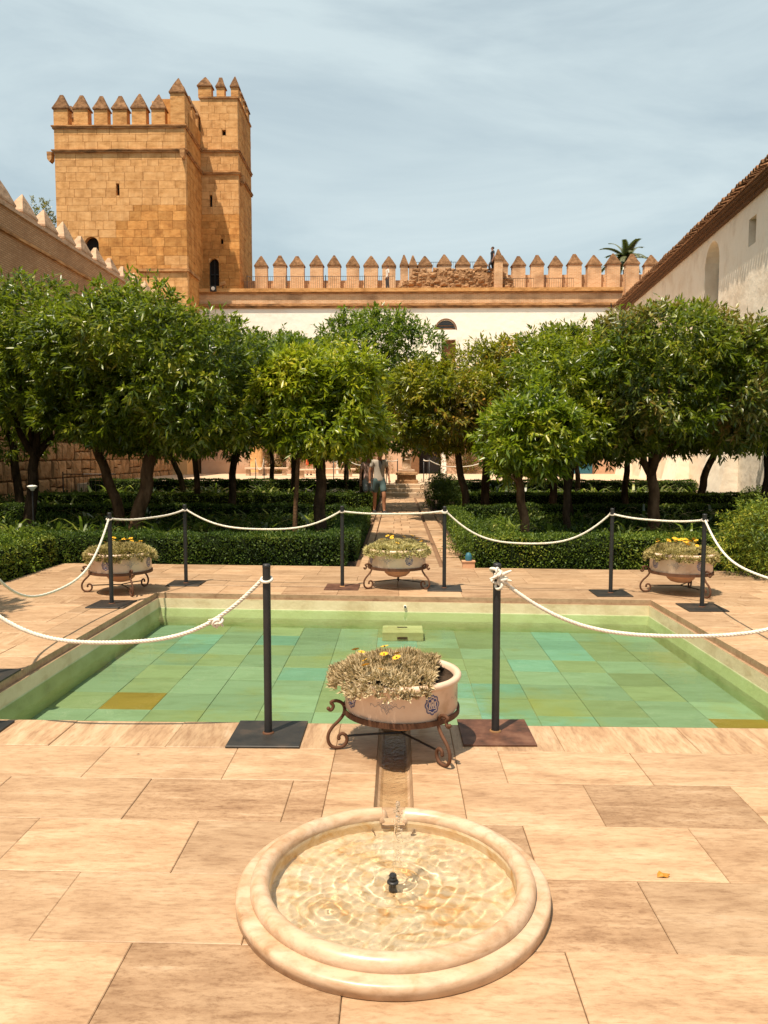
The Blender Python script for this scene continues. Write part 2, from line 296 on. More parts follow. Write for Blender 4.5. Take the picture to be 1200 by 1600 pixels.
M['path'] = surf('worn brick and stone path', [(0.22, 0.12, 0.06), (0.40, 0.25, 0.14), (0.52, 0.36, 0.23)], scale=(4, 6, 4), pos=[0.28, 0.5, 0.75], rough=0.9, bump=0.5, bscale=25, rand=0.25)
M['terrace'] = surf('upper terrace paving', [(0.40, 0.27, 0.17), (0.54, 0.39, 0.26), (0.62, 0.47, 0.33)], scale=(2, 2, 2), rough=0.9, bump=0.3, rand=0.0)
M['bark'] = surf('dark citrus bark', [(0.022, 0.013, 0.008), (0.06, 0.036, 0.02), (0.13, 0.08, 0.048)], scale=(9, 9, 3), pos=[0.3, 0.52, 0.78], rough=0.95, bump=0.9, bscale=22, bdist=0.02, rand=0.15, spec=0.15)
M['bark_warm'] = surf('reddish citrus bark', [(0.05, 0.025, 0.012), (0.13, 0.07, 0.035), (0.24, 0.14, 0.08)], scale=(9, 9, 3), pos=[0.3, 0.52, 0.78], rough=0.95, bump=0.9, bscale=22, bdist=0.02, rand=0.15, spec=0.15)
M['leaf'] = leaf_mat('orange tree leaf', [(0.016, 0.036, 0.003), (0.060, 0.098, 0.005), (0.125, 0.16, 0.009), (0.26, 0.25, 0.03)], pos=[0.12, 0.38, 0.66, 0.95], trans=0.33, rough=0.34, tcol=(0.22, 0.30, 0.02))
M['leaf_y'] = leaf_mat('yellowing orange tree leaf', [(0.03, 0.05, 0.008), (0.09, 0.12, 0.02), (0.20, 0.18, 0.04), (0.34, 0.21, 0.07)], pos=[0.12, 0.42, 0.7, 0.95], tcol=(0.28, 0.22, 0.04))
M['hedge'] = leaf_mat('box hedge leaf', [(0.010, 0.024, 0.004), (0.034, 0.062, 0.006), (0.075, 0.11, 0.010), (0.14, 0.15, 0.02)], pos=[0.15, 0.45, 0.7, 0.95], trans=0.15, rough=0.55, spec=0.3)
M['strap'] = leaf_mat('strap leaf', [(0.014, 0.03, 0.005), (0.045, 0.075, 0.010), (0.12, 0.15, 0.025), (0.30, 0.30, 0.10)], pos=[0.15, 0.45, 0.75, 0.97], rough=0.3)
M['core'] = plain('dark twiggy inside', (0.010, 0.014, 0.006), rough=1, spec=0)
M['silver'] = leaf_mat('silvery gazania leaf', [(0.22, 0.14, 0.06), (0.44, 0.31, 0.16), (0.60, 0.46, 0.27), (0.72, 0.60, 0.40)], pos=[0.15, 0.4, 0.65, 0.95], rough=0.6, spec=0.2, trans=0.1)
M['petal'] = plain('yellow petal', (0.80, 0.42, 0.02), rough=0.6)
M['eye'] = plain('brown flower eye', (0.12, 0.05, 0.015), rough=0.8)
# ------------------------------------------------------------------ deck geometry
PX = 2.83                                    # half width of the pool
def skew(y): return 0.015 if y < 4.5 else (0.015 + 0.05 * min(1, (y - 4.5) / 4.2) if y < 8.7 else 0.065)
def wp(x, y): return (x, y - skew(y) * x)    # the far side of the court is not quite square to the near one
PY0, PY1 = 4.52, 8.71                        # pool front and back edge (before the skew)
WATER_Z, FLOOR_Z = -0.18, -0.375
DX0, DX1, DY0, DY1 = -5.0, 5.6, -3.0, 11.0
CHX0, CHX1 = -0.338, 0.312                   # channel slabs

def ring(mb, o, i, z, mi=0):
    """flat sheet between an outer and an inner rectangle (x0,x1,y0,y1)"""
    O = [(o[0], o[2]), (o[1], o[2]), (o[1], o[3]), (o[0], o[3])]; I = [(i[0], i[2]), (i[1], i[2]), (i[1], i[3]), (i[0], i[3])]
    O = [wp(*p) for p in O]; I = [wp(*p) for p in I]
    for a in range(4):
        b = (a + 1) % 4; mb.quad([(*O[a], z), (*O[b], z), (*I[b], z), (*I[a], z)], mi)
g = MB()
O = [(-700, -300), (700, -300), (700, 1500), (-700, 1500)]
I = [wp(*p) for p in ((DX0 + .05, DY0 + .05), (DX1 - .05, DY0 + .05), (DX1 - .05, DY1 - .05), (DX0 + .05, DY1 - .05))]
for a_ in range(4):
    b_ = (a_ + 1) % 4; g.quad([(*O[a_], -0.06), (*O[b_], -0.06), (*I[b_], -0.06), (*I[a_], -0.06)])
g.build('ground', M['soil'], kind='structure')

deck = empty('paved_court', kind='structure')
mb = MB(); ring(mb, (DX0, DX1, DY0, DY1), (-PX - .02, PX + .02, PY0 - .02, PY1 + .02), -0.075)
mb.build('paving_bed', M['joint'], deck)

def slab_mesh(name, quad4, mat, top=0.0, th=0.045, gap=0.0011, cham=0.003):
    """quad4: corners in order; returns (mesh, centre)"""
    cx = sum(p[0] for p in quad4) / len(quad4); cy = sum(p[1] for p in quad4) / len(quad4)
    P = []
    for x, y in quad4:
        P.append((x - cx + math.copysign(gap, cx - x), y - cy + math.copysign(gap, cy - y)))
    Q = []
    for x, y in P:
        Q.append((x - math.copysign(cham, x), y - math.copysign(cham, y)))
    n = len(P)
    vs = [(x, y, top - th) for x, y in P] + [(x, y, top - cham) for x, y in P] + [(x, y, top) for x, y in Q]
    fs = [tuple(range(2 * n, 3 * n))]
    for a in range(n):
        b = (a + 1) % n; fs += [(a, b, n + b, n + a), (n + a, n + b, 2 * n + b, 2 * n + a)]
    me = bpy.data.meshes.new(name); me.from_pydata(vs, [], fs); me.materials.append(mat)
    return me, (cx, cy, 0)
def cut_round(me, c, R_=.456, cc=(-0.015, 2.735)):
    """take the round hole of the fountain out of a paving slab"""
    bm = bmesh.new(); bm.from_mesh(me); bmesh.ops.holes_fill(bm, edges=bm.edges[:]); bmesh.ops.recalc_face_normals(bm, faces=bm.faces[:]); bm.to_mesh(me); bm.free()
    o = bpy.data.objects.new('t', me); COL.objects.link(o); o.location = c
    cy = MB(); cy.lathe([(0, -.2), (R_, -.2), (R_, .2), (0, .2)], 64, smooth=False); cm = cy.mesh('t', M['joint'])
    bm = bmesh.new(); bm.from_mesh(cm); bmesh.ops.remove_doubles(bm, verts=bm.verts[:], dist=1e-5); bmesh.ops.recalc_face_normals(bm, faces=bm.faces[:]); bm.to_mesh(cm); bm.free()
    k = bpy.data.objects.new('t', cm); COL.objects.link(k); k.location = (cc[0], cc[1], 0)
    md = o.modifiers.new('b', 'BOOLEAN'); md.operation = 'DIFFERENCE'; md.object = k; md.solver = 'EXACT'
    out = bpy.data.meshes.new_from_object(o.evaluated_get(bpy.context.evaluated_depsgraph_get())); out.name = 'slab'
    bpy.data.objects.remove(o); bpy.data.objects.remove(k); return out
def rect(x0, x1, y0, y1): return [wp(x0, y0), wp(x1, y0), wp(x1, y1), wp(x0, y1)]
rs = random.Random(3)
slabs = []          # (corners, material, height jitter)
ys = [0.70, 1.13, 1.56, 1.985, 2.415, 2.841, 3.271, 3.706, 4.12]
def matfor(i=None):
    r = rs.random(); return M['slab'] if r < .84 else (M['slab_rough'] if r < .93 else M['slab_diag'])
special = {(5, 1): 'slab_rough', (4, -1): 'slab', (7, -1): 'slab'}
for r in range(len(ys) - 1):
    y0, y1 = ys[r], ys[r + 1]
    off = 1.265 if (r % 2 == (7 % 2)) else 0.915
    xs = sorted(off + k * 0.715 for k in range(-10, 8))
    for x0, x1 in zip(xs[:-1], xs[1:]):
        if x1 < DX0 or x0 > DX1: continue
        x0, x1 = max(x0, DX0), min(x1, DX1)
        segs = [(x0, x1)]
        if y1 > 3.0: segs = [s for s in ((x0, min(x1, CHX0)), (max(x0, CHX1), x1)) if s[1] - s[0] > 0.06] if not (x1 <= CHX0 or x0 >= CHX1) else segs
        for s in segs:
            m = matfor()
            cxm = (s[0] + s[1]) / 2
            if r == 6 and -1.3 < cxm < -0.4: m = M['slab_rough']
            elif r == 4 and 0.5 < cxm < 0.95: m = M['slab_rough']
            elif abs(cxm) < 2.6 and r > 2: m = M['slab'] if rs.random() < .93 else M['slab_rough']
            slabs.append((rect(s[0], s[1], y0, y1), m))
# coping ring round the pool
cw = 0.40
xs = [-PX - cw, -2.62, -1.95, -1.29, -0.62, CHX0]
for x0, x1 in zip(xs[:-1], xs[1:]): slabs.append((rect(x0, x1, ys[-1], PY0), M['slab_diag']))
xs = [CHX1, 0.92, 1.66, 2.4, PX + cw]
for x0, x1 in zip(xs[:-1], xs[1:]): slabs.append((rect(x0, x1, ys[-1], PY0), M['slab_diag']))
for s_ in (-1, 1):
    yy = PY0
    while yy < PY1 - 0.05:
        y2 = min(yy + 0.7, PY1)
        a0, a1 = sorted((s_ * PX, s_ * (PX + cw))); slabs.append((rect(a0, a1, yy, y2), M['slab'])); yy = y2
xs = [-PX - cw, -2.1, -1.35, -0.7, 0.02, 0.75, 1.45, 2.15, PX + cw]
for x0, x1 in zip(xs[:-1], xs[1:]): slabs.append((rect(x0, x1, PY1, PY1 + cw + .12), M['slab_rough'] if rs.random() < .3 else M['slab']))
# side courts and the far strip
r = 0; yy = 4.12
while yy < DY1 - 0.05:
    y2 = min(yy + 0.43, DY1)
    if DY1 - y2 < 0.15: y2 = DY1
    off = rs.choice((0.0, 0.36, 0.2, 0.5)); xs = [off + k * 0.72 for k in range(-9, 10)]
    far = yy >= PY1 + cw + .1
    for x0, x1 in zip(xs[:-1], xs[1:]):
        for lo, hi in (((DX0, DX1),) if far else ((DX0, -PX - cw), (PX + cw, DX1))):
            a_, b_ = max(x0, lo), min(x1, hi)
            if b_ - a_ > 0.08: slabs.append((rect(a_, b_, yy, y2), matfor()))
    if not far and y2 > PY1 + cw + .12: 
        # trim so the far strip starts on the back of the coping
        pass
    yy = y2 if not (yy < PY1 + cw + .12 < y2) else y2
# drop overlaps with the far coping: keep only slabs clear of it
cy1 = PY1 + cw + .12
fixed = []
for q, m in slabs:
    fixed.append((q, m))
def visible(q):
    x = sum(p[0] for p in q) / 4; y = sum(p[1] for p in q) / 4
    return y > 1.7 and abs(x - 0.02 * y) < y * 0.56 + 0.6
vis = sorted([s for s in fixed if visible(s[0])], key=lambda s: s[0][0][1])
inv = [s for s in fixed if not visible(s[0])]
for q, m in vis[:295]:
    me, c = slab_mesh('slab', q, m, top=rs.uniform(-0.0025, 0.0015))
    if min(p[0] for p in q) < .45 and max(p[0] for p in q) > -.48 and min(p[1] for p in q) < 3.2 and max(p[1] for p in q) > 2.27: me = cut_round(me, c)
    link('slab', me, deck, loc=c)
rest = vis[295:] + inv
mb = MB()
mats_ = [M['slab'], M['slab_rough'], M['slab_diag']]
for q, m in rest:
    me, c = slab_mesh('t', q, m); mb.add([(v.co.x + c[0], v.co.y + c[1], v.co.z) for v in me.vertices], [tuple(p.vertices) for p in me.polygons], mats_.index(m)); bpy.data.meshes.remove(me)
mb.build('paving_beyond', mats_, deck, kind='stuff')
# channel from fountain to pool: two flanking slabs, a sunken trough with rounded floor
tx0, tx1 = -0.105, 0.075
for a_, b_ in ((CHX0, tx0), (tx1, CHX1)):
    for y0, y1 in ((3.20, 3.80), (3.80, PY0)):
        me, c = slab_mesh('slab', rect(a_, b_, y0, y1), M['slab_rough' if False else 'slab']); link('slab', me, deck, loc=c)
mb = MB()
prof = [(tx0, 0.0), (tx0 + .012, -0.035), (tx0 + .035, -0.052), (-0.016, -0.058), (tx1 - .035, -0.052), (tx1 - .012, -0.035), (tx1, 0.0)]
for (xa, za), (xb, zb) in zip(prof[:-1], prof[1:]): mb.quad([(xa, 3.15, za), (xb, 3.15, zb), (xb, PY0, zb), (xa, PY0, za)])
mb.build('water_channel', M['slab'], deck)
mb = MB(); mb.quad([(tx0 + .018, 3.2, -0.043), (tx1 - .018, 3.2, -0.043), (tx1 - .018, PY0 - .002, -0.043), (tx0 + .018, PY0 - .002, -0.043)])

# ---- water materials
def water_mat(name, tint, bump, scale, ior=1.33, rough=0.03, fac=None, dist=0.02, stretch=(1, 1, 1), waves=None):
    m = bpy.data.materials.new(name); m.use_nodes = True; nt = m.node_tree; nt.nodes.clear(); L = nt.links.new
    out = nn(nt, 'ShaderNodeOutputMaterial'); tr = nn(nt, 'ShaderNodeBsdfTransparent'); gl = nn(nt, 'ShaderNodeBsdfGlossy')
    tr.inputs[0].default_value = (*tint, 1); gl.inputs['Roughness'].default_value = rough
    fr = nn(nt, 'ShaderNodeFresnel'); fr.inputs['IOR'].default_value = ior
    geo = nn(nt, 'ShaderNodeNewGeometry'); mp = nn(nt, 'ShaderNodeMapping'); mp.inputs['Scale'].default_value = stretch
    n1 = nn(nt, 'ShaderNodeTexNoise'); n1.inputs['Scale'].default_value = scale; n1.inputs['Detail'].default_value = 5; n1.inputs['Distortion'].default_value = 0.8
    bu = nn(nt, 'ShaderNodeBump'); bu.inputs['Strength'].default_value = bump; bu.inputs['Distance'].default_value = dist
    L(geo.outputs['Position'], mp.inputs[0]); L(mp.outputs[0], n1.inputs['Vector']); h = n1.outputs[0]
    if waves:
        sb = nn(nt, 'ShaderNodeVectorMath', operation='SUBTRACT'); sb.inputs[1].default_value = waves; L(geo.outputs['Position'], sb.inputs[0])
        wv = nn(nt, 'ShaderNodeTexWave', wave_type='RINGS', rings_direction='SPHERICAL'); wv.inputs['Scale'].default_value = 5.5; wv.inputs['Distortion'].default_value = 3.5
        wv.inputs['Detail'].default_value = 4; wv.inputs['Detail Scale'].default_value = 5; L(sb.outputs[0], wv.inputs['Vector'])
        ad = nn(nt, 'ShaderNodeMath', operation='MULTIPLY_ADD'); ad.inputs[1].default_value = 0.6; L(wv.outputs['Fac'], ad.inputs[0]); L(h, ad.inputs[2]); h = ad.outputs[0]
    L(h, bu.inputs['Height']); L(bu.outputs[0], gl.inputs['Normal']); L(bu.outputs[0], fr.inputs['Normal'])
    ms = nn(nt, 'ShaderNodeMixShader'); L(fr.outputs[0], ms.inputs[0]); L(tr.outputs[0], ms.inputs[1]); L(gl.outputs[0], ms.inputs[2]); L(ms.outputs[0], out.inputs['Surface'])
    return m
M['pool_water'] = water_mat('green pool water', (0.735, 0.885, 0.735), 0.16, 6, ior=1.25)
M['fountain_water'] = water_mat('rippling clear water', (0.93, 0.93, 0.84), 1.0, 26, ior=1.33, rough=0.12, dist=0.012, waves=(-0.015, 2.735, 0.0))
M['channel_water'] = water_mat('thin running water', (0.95, 0.95, 0.9), 0.5, 30, ior=1.33, rough=0.08)
mb.build('channel_water', M['channel_water'], kind='structure')

# ---- pool
pool = empty('pool_basin', kind='structure')
mb = MB()
C = [wp(-PX, PY0), wp(PX, PY0), wp(PX, PY1), wp(-PX, PY1)]
CO = [wp(-PX - .25, PY0 - .25), wp(PX + .25, PY0 - .25), wp(PX + .25, PY1 + .25), wp(-PX - .25, PY1 + .25)]
ctr = (0, 6.6)
def inset(p, d): return (p[0] + (d if p[0] < 0 else -d), p[1] + (d if p[1] < 6.5 else -d))
CI = [inset(p, 0.03) for p in C]; CS = [inset(p, 0.06) for p in C]
for a_ in range(4):
    b_ = (a_ + 1) % 4
    mb.quad([(*CI[a_], -0.06), (*CI[b_], -0.06), (*CI[b_], -0.17), (*CI[a_], -0.17)][::-1])       # upper band
    mb.quad([(*CI[a_], -0.17), (*CI[b_], -0.17), (*CS[b_], -0.27), (*CS[a_], -0.27)][::-1], 1)
    mb.quad([(*CS[a_], -0.27), (*CS[b_], -0.27), (*CS[b_], FLOOR_Z - .02), (*CS[a_], FLOOR_Z - .02)][::-1], 1)
mb.build('pool_wall', [M['poolwall'], M['poolwall_wet']], pool)
mb = MB()                                                                                        # thick edge of the coping
for a_ in range(4):
    b_ = (a_ + 1) % 4
    mb.quad([(*C[a_], -0.002), (*C[b_], -0.002), (*C[b_], -0.062), (*C[a_], -0.062)][::-1]); mb.quad([(*C[a_], -0.062), (*C[b_], -0.062), (*CI[b_], -0.062), (*CI[a_], -0.062)][::-1])
mb.build('coping_edge', M['slab'], pool)
mb = MB(); mb.quad([(*p, FLOOR_Z - .008) for p in CI]); mb.build('pool_bed', M['poolwall'], pool)
# floor slabs: turquoise where clean, olive where algae has settled, a few rusty brown
PAL = {'t': (0.33, 0.50, 0.50), 'g': (0.43, 0.47, 0.38), 'o': (0.47, 0.45, 0.29), 'b': (0.50, 0.26, 0.06), 'l': (0.42, 0.49, 0.42)}
nx, ny = 13, 10
pat = ["goggbogggoggg", "goggggggogtog", "ggoggggottggb", "obgggoggtoogg", "gogggogttggog", "goggtgogoggog", "ggogoggootogg", "gtgoggooggtoo", "ltgtggtgogtog", "logoggogogtgl"]
rs2 = random.Random(11)
for j in range(ny):
    for i in range(nx):
        x0 = -PX + .05 + (2 * PX - .1) * i / nx; x1 = -PX + .05 + (2 * PX - .1) * (i + 1) / nx
        y0 = PY0 + .05 + (PY1 - PY0 - .1) * j / ny; y1 = PY0 + .05 + (PY1 - PY0 - .1) * (j + 1) / ny
        c = [u * .85 + v * .15 for u, v in zip(PAL[pat[j][i]], (.44, .47, .37))] if pat[j][i] != 'b' else PAL['b']; k = rs2.uniform(.70, .86)
        me, cc = slab_mesh('floor_slab', rect(x0, x1, y0, y1), M['pooltile'], top=FLOOR_Z + rs2.uniform(-.002, .002), th=0.01, gap=0.0015)
        link('floor_slab', me, pool, loc=cc, color=[v * k for v in c])
mb = MB(); mb.box(-0.16, 0.28, 8.10, 8.42, FLOOR_Z + .004, FLOOR_Z + .10, 0, c=.008); mb.box(0.0, 0.11, 8.094, 8.10, FLOOR_Z + .02, FLOOR_Z + .045, 1); mb.box(0.0, 0.11, 8.30, 8.33, FLOOR_Z + .1, FLOOR_Z + .106, 1)
mb.build('drain_box', [M['poolwall'], M['iron']], pool)
mb = MB(); mb.tube([(0.09, 8.70, -.115), (0.09, 8.655, -.115)], 0.018, 12, 0); mb.tube([(0.09, 8.656, -.115), (0.09, 8.652, -.115)], 0.013, 12, 1); mb.build('inlet_pipe', [M['plaster'], M['iron']], pool)
mb = MB(); mb.quad([(*p, WATER_Z) for p in CI]); mb.build('pool_water', M['pool_water'], kind='structure')

# ---- round fountain
FC = (-0.015, 2.735)
fo = empty('round_fountain', (FC[0], FC[1], 0), label='low round marble fountain basin with a rolled rim sunk in the paving', cat='fountain')
gapA = R(7.0)
mb = MB(); mb.lathe([(0.458, 0.030), (0.459, 0.002), (0.572, 0.002), (0.574, 0.038), (0.569, 0.046), (0.560, 0.049), (0.50, 0.049)], 96, a0=R(90) + gapA, a1=R(450) - gapA)
mb.build('base_ring', M['marble'], fo)
t = MB(); r0, rt, zc = 0.487, 0.035, 0.060
prof = [(r0 + rt * math.cos(u), zc + rt * math.sin(u)) for u in [math.pi * 2 * k / 16 - .6 for k in range(17)]]
gapB = R(6.0); t.lathe(prof, 96, a0=R(90) + gapB, a1=R(450) - gapB)
for sgn in (-1, 1):                                  # rounded stop where the rim is cut for the channel
    an = R(90) + sgn * gapB; c = (r0 * math.cos(an), r0 * math.sin(an), zc - .01); t.ball(c, (0.026, 0.040, 0.038), 14)
t.build('rim', M['marble'], fo)
mb = MB(); mb.lathe([(0.453, 0.064), (0.4525, -0.030)], 96); mb.lathe([(0.4525, -0.030), (0.444, -0.036)], 96); mb.lathe([(0.444, -0.036), (0.3, -0.0365), (0.0, -0.038)], 96)
mb.build('bowl', M['basin'], fo).cycles.is_caustics_receiver = True
mb = MB(); mb.box(-0.052, 0.052, 0.43, 0.60, 0.012, 0.044, c=.004); mb.build('spillway', M['slab'], fo)
# rippled water surface: real relief, rings running out from the jet
rr = np.linspace(0, 0.4505, 190); th = np.linspace(0, 2 * np.pi, 420, endpoint=False)
RR, TH = np.meshgrid(rr, th, indexing='ij'); X = RR * np.cos(TH); Y = RR * np.sin(TH)
rng = np.random.default_rng(5); Z = np.zeros_like(X)
for cx, cy, A, k, dec in ((0.02, 0.02, .0024, 130, 5), (-0.24, -0.15, .0010, 170, 8), (0.0, 0.05, .0012, 85, 3), (0.2, .16, .0008, 150, 6)):
    d_ = np.hypot(X - cx, Y - cy); Z += A * np.sin(k * d_ + 1.2 * np.sin(9 * X + 4 * Y)) * np.exp(-dec * d_)
for q in range(60):
    an = rng.uniform(0, 2 * np.pi); k = rng.uniform(60, 230); u_ = X * np.cos(an) + Y * np.sin(an); v_ = -X * np.sin(an) + Y * np.cos(an)
    Z += 0.0125 / k * np.sin(k * u_ + 2.2 * np.sin(rng.uniform(8, 26) * v_ + rng.uniform(0, 6)) + rng.uniform(0, 6)) * (1.15 - 1.2 * np.hypot(X, Y))
V = np.stack([X, Y, Z + 0.043], -1).reshape(-1, 3); n1_, n2_ = len(rr), len(th)
I_, J_ = np.meshgrid(np.arange(n1_ - 1), np.arange(n2_), indexing='ij'); J2 = (J_ + 1) % n2_
F = np.stack([I_ * n2_ + J_, (I_ + 1) * n2_ + J_, (I_ + 1) * n2_ + J2, I_ * n2_ + J2], -1).reshape(-1, 4)
m = bpy.data.materials.new('clear rippling water'); m.use_nodes = True; b = m.node_tree.nodes['Principled BSDF']
b.inputs['Transmission Weight'].default_value = 1.0; b.inputs['Roughness'].default_value = 0.0; b.inputs['IOR'].default_value = 1.33; b.inputs['Base Color'].default_value = (1, 1, .98, 1)
me = np_mesh('fountain_water', V, F, m); me.polygons.foreach_set('use_smooth', [True] * len(me.polygons))
o = link('fountain_water', me, None, loc=(FC[0], FC[1], 0), kind='structure'); o.cycles.is_caustics_caster = True
sd.cycles.is_caustics_light = True
nz = empty('fountain_nozzle', (FC[0], FC[1] - .01, 0), label='small black jet nozzle standing in the middle of the round fountain', cat='nozzle')
mb = MB(); mb.lathe([(0.0, -0.03), (0.014, -0.03), (0.014, 0.040), (0.022, 0.043), (0.022, 0.049), (0.015, 0.052), (0.0, 0.052)], 12); mb.build('nozzle_base', M['iron'], nz)
mb = MB(); mb.lathe([(0.0, 0.050), (0.014, 0.052), (0.0155, 0.060), (0.013, 0.065), (0.015, 0.071), (0.011, 0.078), (0.0, 0.078)], 8, smooth=False); mb.build('nozzle_head', M['iron'], nz)
# the jet: thin stream rising and tumbling over
m = bpy.data.materials.new('clear water jet'); m.use_nodes = True; b = m.node_tree.nodes['Principled BSDF']
b.inputs['Transmission Weight'].default_value = 1.0; b.inputs['Roughness'].default_value = 0.04; b.inputs['IOR'].default_value = 1.22; b.inputs['Base Color'].default_value = (1, 1, 1, 1)
M['jet'] = m
jb = MB(); pts = []; rad = []
for k in range(15):
    u = k / 14; pts.append((0.002 + 0.016 * u + .0015 * math.sin(9 * u), -0.005 + 0.02 * u, 0.07 + 0.27 * u)); rad.append(0.003 + 0.0045 * u ** 1.5 + .001 * math.sin(23 * u))
jb.tube(pts, rad, 10)
rj = random.Random(4)
for k in range(44):
    u = rj.random(); s = 0.012 + 0.016 * u
    jb.ball((0.018 + rj.gauss(0, .008), 0.015 + rj.gauss(0, .008), 0.335 - 0.13 * rj.random() ** 1.3), (rj.uniform(.002, .005), rj.uniform(.002, .005), rj.uniform(.003, .008)), 7)
for k in range(34):
    z = rj.uniform(0.04, 0.27); jb.ball((0.022 + rj.gauss(0, .007), 0.02 + rj.gauss(0, .008), z), (.0022, .0022, rj.uniform(.003, .007)), 6)
for k in range(30):
    an = rj.uniform(0, 6.28); d_ = rj.uniform(.02, .09); jb.ball((0.02 + d_ * math.cos(an), .02 + d_ * math.sin(an), 0.035 + rj.random() * .03), rj.uniform(.001, .0025), 5)
jo = jb.build('water_jet', M['jet']); jo.location = (FC[0], FC[1], 0); setp(jo, 'thin water jet rising from the nozzle and tumbling over at the top', 'water jet')

# ---- path, cross path, steps, terrace
path = empty('garden_path', kind='structure')
def path_row(y0, y1, x0, x1, n, mat, jit=0.06):
    xs = [x0] + [x0 + (x1 - x0) * (k + rs.uniform(-jit, jit)) / n for k in range(1, n)] + [x1]
    for a_, b_ in zip(xs[:-1], xs[1:]):
        me, c = slab_mesh('paver', [(a_, y0), (b_, y0), (b_, y1), (a_, y1)], mat, top=rs.uniform(-.008, .002), th=.05, gap=.006, cham=.008); link('paver', me, path, loc=c)
yy = 11.45
mb = MB(); mb.quad([(-.62, 10.5, -.045), (1.05, 10.5, -.045), (1.05, 29.6, -.045), (-.62, 29.6, -.045)]); mb.build('path_bed', M['joint'], path)
k = 0; yy = 11.02
while yy < 29.4:
    h = rs.uniform(.42, .62); y2 = min(yy + h, 29.4); cross = 18.6 < yy < 21.3
    path_row(yy, y2, -0.42, 0.62, 2 + (k % 2), M['path'])
    if k % 2 == 0 and yy < 28:
        for xa, xb in ((-0.56, -0.43), (0.68, 0.98)): path_row(yy, min(yy + 1.0, 29.4), xa, xb, 1, M['path'])
    if cross:
        for q in range(6):
            for sg in (-1, 1):
                xa = (-0.58 - .7 * (q + 1)) if sg < 0 else (1.0 + .7 * q); path_row(yy, y2, xa, xa + .7, 1, M['path'])
    yy = y2; k += 1
steps = empty('stone_steps', kind='structure')
for i, (y0, z1) in enumerate(((29.4, .15), (29.75, .30), (30.1, .45))):
    mb = MB(); mb.box(-0.5, 1.05, y0, y0 + .6, -.05, z1, c=.015); mb.build('step', M['terrace'], steps)
mb = MB(); mb.box(-16, 15, 30.7, 47, -.05, .45); mb.build('upper_terrace', M['terrace'], kind='structure')
# ------------------------------------------------------------------ buildings
def unit_block():
    mb = MB(); mb.box(-.5, .5, 0, 1, -.5, .5); mb.f = [f for f in mb.f if True]; return mb
def ublock(name, mat, cham=0.0, rough=0.0, seed=0):
    """unit block, front on -Y, chamfered front edges; rough = knobbly face"""
    mb = MB(); c = cham; r_ = random.Random(seed)
    o = [(-.5, -.5), (.5, -.5), (.5, .5), (-.5, .5)]; i = [(x * (1 - c), z * (1 - c)) for x, z in o]
    j = lambda: r_.uniform(-rough, rough)
    vs = [(x, 1, z) for x, z in o] + [(x, .12 + abs(j()), z) for x, z in o] + [(x + j() * .3, abs(j()) * .4, z + j() * .3) for x, z in i]
    fs = [(8, 9, 10, 11)] if rough == 0 else None
    if rough:
        vs.append((j() * .5, -abs(j()) - .02, j() * .5)); fs = [(8, 9, 12), (9, 10, 12), (10, 11, 12), (11, 8, 12)]
    for a in range(4):
        b = (a + 1) % 4; fs += [(a, b, 4 + b, 4 + a), (4 + a, 4 + b, 8 + b, 8 + a)]
    mb.add(vs, fs); return mb.mesh(name, mat)
def tiling(W_, H_, ch, lw, rng, holes=(), jit=.25):
    """stone rectangles (x0,x1,z0,z1) in running courses, cut round the holes"""
    out = []; z = 0.0
    while z < H_ - .02:
        h = min(ch * rng.uniform(1 - jit * .5, 1 + jit * .5), H_ - z)
        if H_ - z - h < ch * .4: h = H_ - z
        x = 0.0
        while x < W_ - .01:
            w = lw * rng.uniform(1 - jit, 1 + jit) * (.6 if x == 0 and int(z / ch) % 2 else 1)
            if W_ - x - w < lw * .4: w = W_ - x
            rects = [(x, x + w, z, z + h)]
            for hx0, hx1, hz0, hz1 in holes:
                nr = []
                for a, b, c, d in rects:
                    if b <= hx0 or a >= hx1 or d <= hz0 or c >= hz1: nr.append((a, b, c, d)); continue
                    if a < hx0: nr.append((a, hx0, c, d))
                    if b > hx1: nr.append((hx1, b, c, d))
                    m0, m1 = max(a, hx0), min(b, hx1)
                    if c < hz0: nr.append((m0, m1, c, hz0))
                    if d > hz1: nr.append((m0, m1, hz1, d))
                rects = nr
            out += [r for r in rects if r[1] - r[0] > .03 and r[3] - r[2] > .03]; x += w
        z += h
    return out
def lay(rects, meshes, parent, origin, rz, depth, joint, rng, name='stone', cap=295, proud=.02, pick=None, rname='stonework'):
    """origin: lower left corner of the face; face looks along -Y turned by rz"""
    ca, sa = math.cos(rz), math.sin(rz)
    objs = rects if len(rects) <= cap else sorted(rects, key=lambda r: -(r[1] - r[0]) * (r[3] - r[2]))[:cap]
    if len(rects) > cap and pick: objs = sorted(rects, key=pick)[:cap]
    oset = set(objs); mbs = MB(); mlist = []
    for r in rects:
        x = (r[0] + r[1]) / 2; z = (r[2] + r[3]) / 2; me = meshes(r) if callable(meshes) else rng.choice(meshes)
        p = rng.uniform(0, proud); w = r[1] - r[0] - joint; h = r[3] - r[2] - joint
        lx, ly = x, -p
        loc = (origin[0] + lx * ca - ly * sa, origin[1] + lx * sa + ly * ca, origin[2] + z)
        if r in oset: link(name, me, parent, loc=loc, rot=(0, 0, rz), scale=(w, depth + p, h))
        else:
            mt = me.materials[0]
            if mt not in mlist: mlist.append(mt)
            vs = []
            for v in me.vertices:
                a, b_, c = v.co.x * w, v.co.y * (depth + p), v.co.z * h
                vs.append((loc[0] + a * ca - b_ * sa, loc[1] + a * sa + b_ * ca, loc[2] + c))
            mbs.add(vs, [tuple(q.vertices) for q in me.polygons], mlist.index(mt))
    if mbs.v: mbs.build(rname, mlist, parent, kind='stuff')
